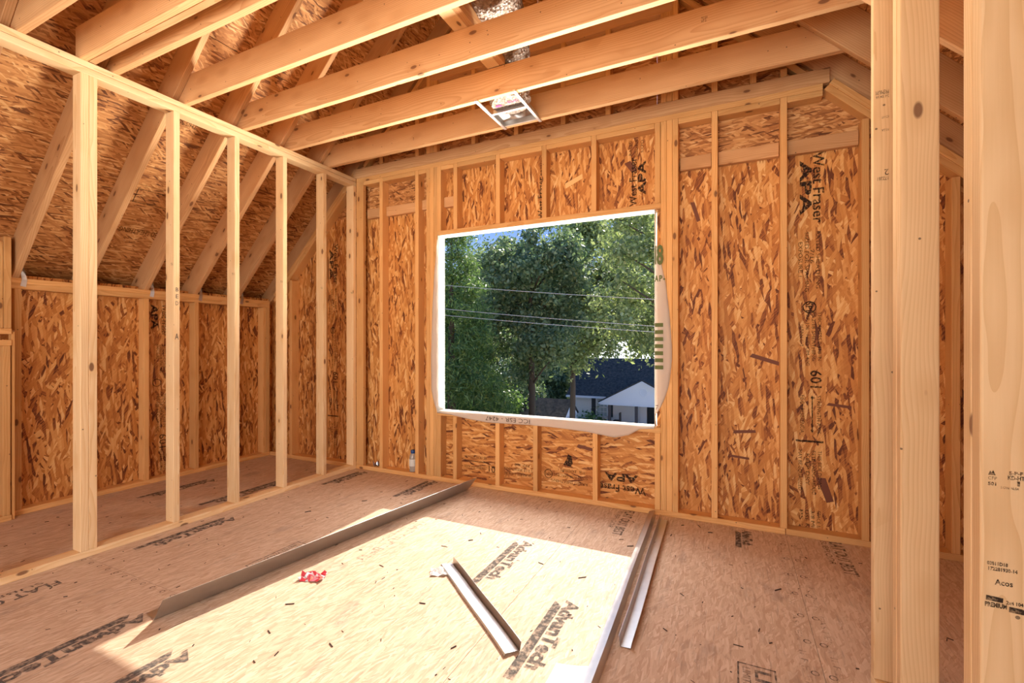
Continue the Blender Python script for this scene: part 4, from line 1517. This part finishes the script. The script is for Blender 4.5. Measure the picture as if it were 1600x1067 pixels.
# ---- the white house across the way
HY = 36.0
siding = NT('white lap siding')
tc = siding.add('ShaderNodeTexCoord')
sp = siding.add('ShaderNodeSeparateXYZ')
siding.link(tc.outputs['Object'], sp.inputs[0])
lap = siding.math('FRACT', siding.math('MULTIPLY', sp.outputs[2], 5.5))
M['siding'] = siding.done(siding.bsdf((0.88, 0.88, 0.88), 0.6, normal=siding.bump(lap, 0.8, 0.02)).outputs[0])
sh = NT('dark asphalt shingles')
tc = sh.add('ShaderNodeTexCoord')
sc_ = sh.ramp(sh.noise(sh.vmul(tc.outputs['Object'], (5, 5, 5)), 1.0, 5.0, 0.7), [(0.3, (0.035, 0.033, 0.032)), (0.55, (0.085, 0.080, 0.074)), (0.75, (0.17, 0.12, 0.085))])
M['shingle'] = sh.done(sh.bsdf(sc_, 0.95, spec=0.05).outputs[0])
M['white'] = simple('white trim paint', (0.82, 0.83, 0.85), 0.5)
M['shutter'] = simple('dark slate shutter', (0.03, 0.037, 0.045), 0.5)
M['blackdoor'] = simple('black door', (0.012, 0.014, 0.016), 0.4)
M['porch'] = simple('brown porch post', (0.11, 0.085, 0.075), 0.7)
M['pane'] = simple('window pane', (0.45, 0.52, 0.52), 0.1, spec=0.8)
G0 = gz(HY)
house = empty('white_house', (-6.5, HY, G0), 'white sided house with dark shingle roof and small porch gable', 'house')


def hbox(name, x, y, z, mat, parent=house):
    return board(name, x, y, z, M[mat], parent, axis=0, bevel=0)


hbox('wall', (-11.6, 2.0), (HY, HY + 8.0), (G0, -2.95), 'siding')
# main roof: two slopes as one solid prism (triangle in YZ, extruded along X)
ez = 2.9 * 0.95
mw = frame((-12.15, HY - 0.5, -2.95), Y_, Z_)
prism('roof', [(0, -0.12), (0, 0.02), (4.5, 2.9), (9.0, 0.02), (9.0, -0.12)], 14.6, M['shingle'], house, mw)
hbox('fascia', (-12.15, -8.9), (HY - 0.56, HY - 0.50), (-3.08, -2.92), 'white')
# porch gable
mw = frame((-9.0, HY - 1.9, -3.20), X_, Z_)
# X x Z = -Y : extrude towards the viewer, so start further back
mw = frame((-9.0, HY - 1.75, -3.20), X_, Z_)
prism('porch_gable', [(0, 0), (6.16, 0), (3.08, 1.66)], 0.10, M['siding'], house, mw)
for sgn in (-1, 1):
    a = Vector((-5.92, HY - 1.95, -1.50))
    ex = Vector((sgn * 3.2, 0, -1.72)).normalized()
    ey = Vector((-ex.z * sgn, 0, ex.x * sgn)) * (1 if sgn > 0 else 1)
    if ey.z < 0:
        ey = -ey
    mw = frame(a, ex, ey)
    n_ = mw.to_3x3() @ Vector((0, 0, 1))
    if n_.y < 0:
        mw = frame(a + Vector((0, 2.4, 0)), ex, ey)
    prism('porch_roof', [(-0.02, 0), (3.62, 0), (3.62, 0.10), (-0.02, 0.10)], 2.4, M['shingle'], house, mw)
    mw2 = frame(a + Vector((0, 0.0, 0)), ex, ey)
    prism('rake_board', [(0, -0.10), (3.62, -0.10), (3.62, 0.0), (0, 0.0)], 0.06, M['white'], house, mw2)
m_ = frame((-5.83, HY - 1.86, -2.32), X_, Z_)
v, f = [], []
for i in range(20):
    a = 2 * math.pi * i / 20
    for rr, dz in ((0.28, 0.0), (0.28, 0.04), (0.20, 0.04), (0.20, 0.01)):
        v.append((rr * math.cos(a), rr * math.sin(a), dz))
for i in range(20):
    j = (i + 1) % 20
    for q in range(3):
        f.append((i * 4 + q, j * 4 + q, j * 4 + q + 1, i * 4 + q + 1))
f.append(tuple(i * 4 + 3 for i in range(20)))
mesh('gable_vent', v, f, M['white'], house, m_)
hbox('porch_beam', (-9.0, -2.84), (HY - 1.85, HY - 1.65), (-3.36, -3.20), 'white')
for x in (-8.42, -6.46, -3.2):
    hbox('porch_post', (x, x + 0.20), (HY - 1.80, HY - 1.62), (G0, -3.36), 'porch')
hbox('porch_rail', (-8.25, -6.45), (HY - 1.75, HY - 1.67), (-4.72, -4.56), 'porch')
for k in range(9):
    hbox('baluster', (-8.15 + k * 0.19, -8.11 + k * 0.19), (HY - 1.73, HY - 1.69), (-5.5, -4.72), 'white')
# window with muntins and shutters
wn_ = hbox('window', (-9.78, -8.88), (HY - 0.05, HY), (-4.55, -3.06), 'pane')
for (a, b, c, d) in ((-9.82, -9.72, -4.6, -3.0), (-8.94, -8.84, -4.6, -3.0), (-9.82, -8.84, -3.10, -3.0), (-9.82, -8.84, -4.6, -4.5), (-9.82, -8.84, -3.83, -3.76), (-9.48, -9.45, -4.55, -3.06), (-9.19, -9.16, -4.55, -3.06), (-9.8, -8.86, -3.44, -3.41), (-9.8, -8.86, -4.18, -4.15)):
    hbox('window_bar', (a, b), (HY - 0.09, HY - 0.04), (c, d), 'white', wn_)
hbox('shutter', (-10.17, -9.85), (HY - 0.07, HY), (-4.55, -3.02), 'shutter')
hbox('shutter', (-8.82, -8.48), (HY - 0.07, HY), (-4.55, -3.02), 'shutter')
hbox('door', (-5.86, -4.95), (HY - 0.06, HY), (G0 + 0.2, -3.36), 'blackdoor')
hbox('door_casing', (-6.40, -5.90), (HY - 0.08, HY), (G0 + 0.2, -3.33), 'white')
hbox('corner_board', (-11.64, -11.48), (HY - 0.03, HY + 0.1), (G0, -3.0), 'white')
# porch chair
ch = empty('porch_chair', (-7.9, HY - 1.0, G0), 'dark chair sitting on the white house porch', 'chair')
hbox('seat', (-8.15, -7.65), (HY - 1.3, HY - 0.8), (G0 + 0.95, G0 + 1.02), 'porch', ch)
hbox('backrest', (-7.72, -7.65), (HY - 1.3, HY - 0.8), (G0 + 1.0, G0 + 1.6), 'porch', ch)
for dx in (-8.13, -7.72):
    for dy in (HY - 1.28, HY - 0.87):
        hbox('leg', (dx, dx + 0.06), (dy, dy + 0.06), (G0, G0 + 0.95), 'porch', ch)
sb = empty('shrub', (-9.75, HY - 1.3, gz(HY - 1.3)), 'round green shrub in front of the white house window', 'shrub')
foliage('foliage', [(0, 0, 0.7, 0.9, 0.7, 0.8), (-0.7, 0, 0.5, 0.7, 0.6, 0.6), (0.75, 0, 0.4, 0.6, 0.6, 0.5)], 900, 0.13, M['leaf_ever'], sb, (-9.75, HY - 1.3, gz(HY - 1.3)), seed=21)
tube('stem', [(0, 0, -0.05), (0, 0, 0.6)], [0.06, 0.03], M['bark'], sb, Matrix.Translation((-9.75, HY - 1.3, gz(HY - 1.3))), n=6)

# ---- shed
SY = 27.0
s0 = gz(SY)
shed = empty('garden_shed', (-11.0, SY, s0), 'small grey shed with dark roof among the trees', 'shed')
M['shedwall'] = simple('pale shed wall', (0.55, 0.57, 0.60), 0.7)
hbox('wall', (-12.2, -9.35), (SY, SY + 2.4), (s0, -3.35), 'shedwall', shed)
mw = frame((-12.4, SY - 0.2, -3.40), Y_, Z_)
prism('roof', [(0, 0), (1.4, 0.95), (2.8, 0), (2.8, 0.08), (1.4, 1.05), (0, 0.08)][::1], 3.15, M['shingle'], shed, mw)
mw = frame((-9.36, SY, -3.35), Y_, Z_)
prism('gable_end', [(0, 0), (2.4, 0), (1.2, 0.85)], 0.05, M['white'], shed, mw)
hbox('door', (-9.36, -9.30), (SY + 0.6, SY + 1.6), (s0 + 0.1, -3.5), 'shutter', shed)

# ---- overhead wires (sagging)
M['wire'] = simple('grey wire', (0.35, 0.36, 0.38), 0.5)
for k, (z0, z1, y, lab) in enumerate(((3.03, 2.317, 12.0, 'uppermost overhead wire crossing the window view'), (2.298, 1.642, 12.0, 'middle overhead wire crossing the window view'), (2.10, 1.497, 12.0, 'lowest overhead wire crossing the window view'))):
    sl = (z1 - z0) / (-1.77 + 8.015)
    p0, p1 = Vector((-20, y, z0 + sl * (-20 + 8.015))), Vector((9, y, z0 + sl * (9 + 8.015)))
    pts = []
    for i in range(25):
        t_ = i / 24
        p = p0.lerp(p1, t_)
        pts.append(p - p0 - Z_ * 0.5 * (4 * t_ * (1 - t_)) + Z_ * 0.47)
    w = tube('overhead_wire', pts, 0.008, M['wire'], None, Matrix.Translation(p0), n=6)
    tag(w, lab, 'wire', 'overhead wires')
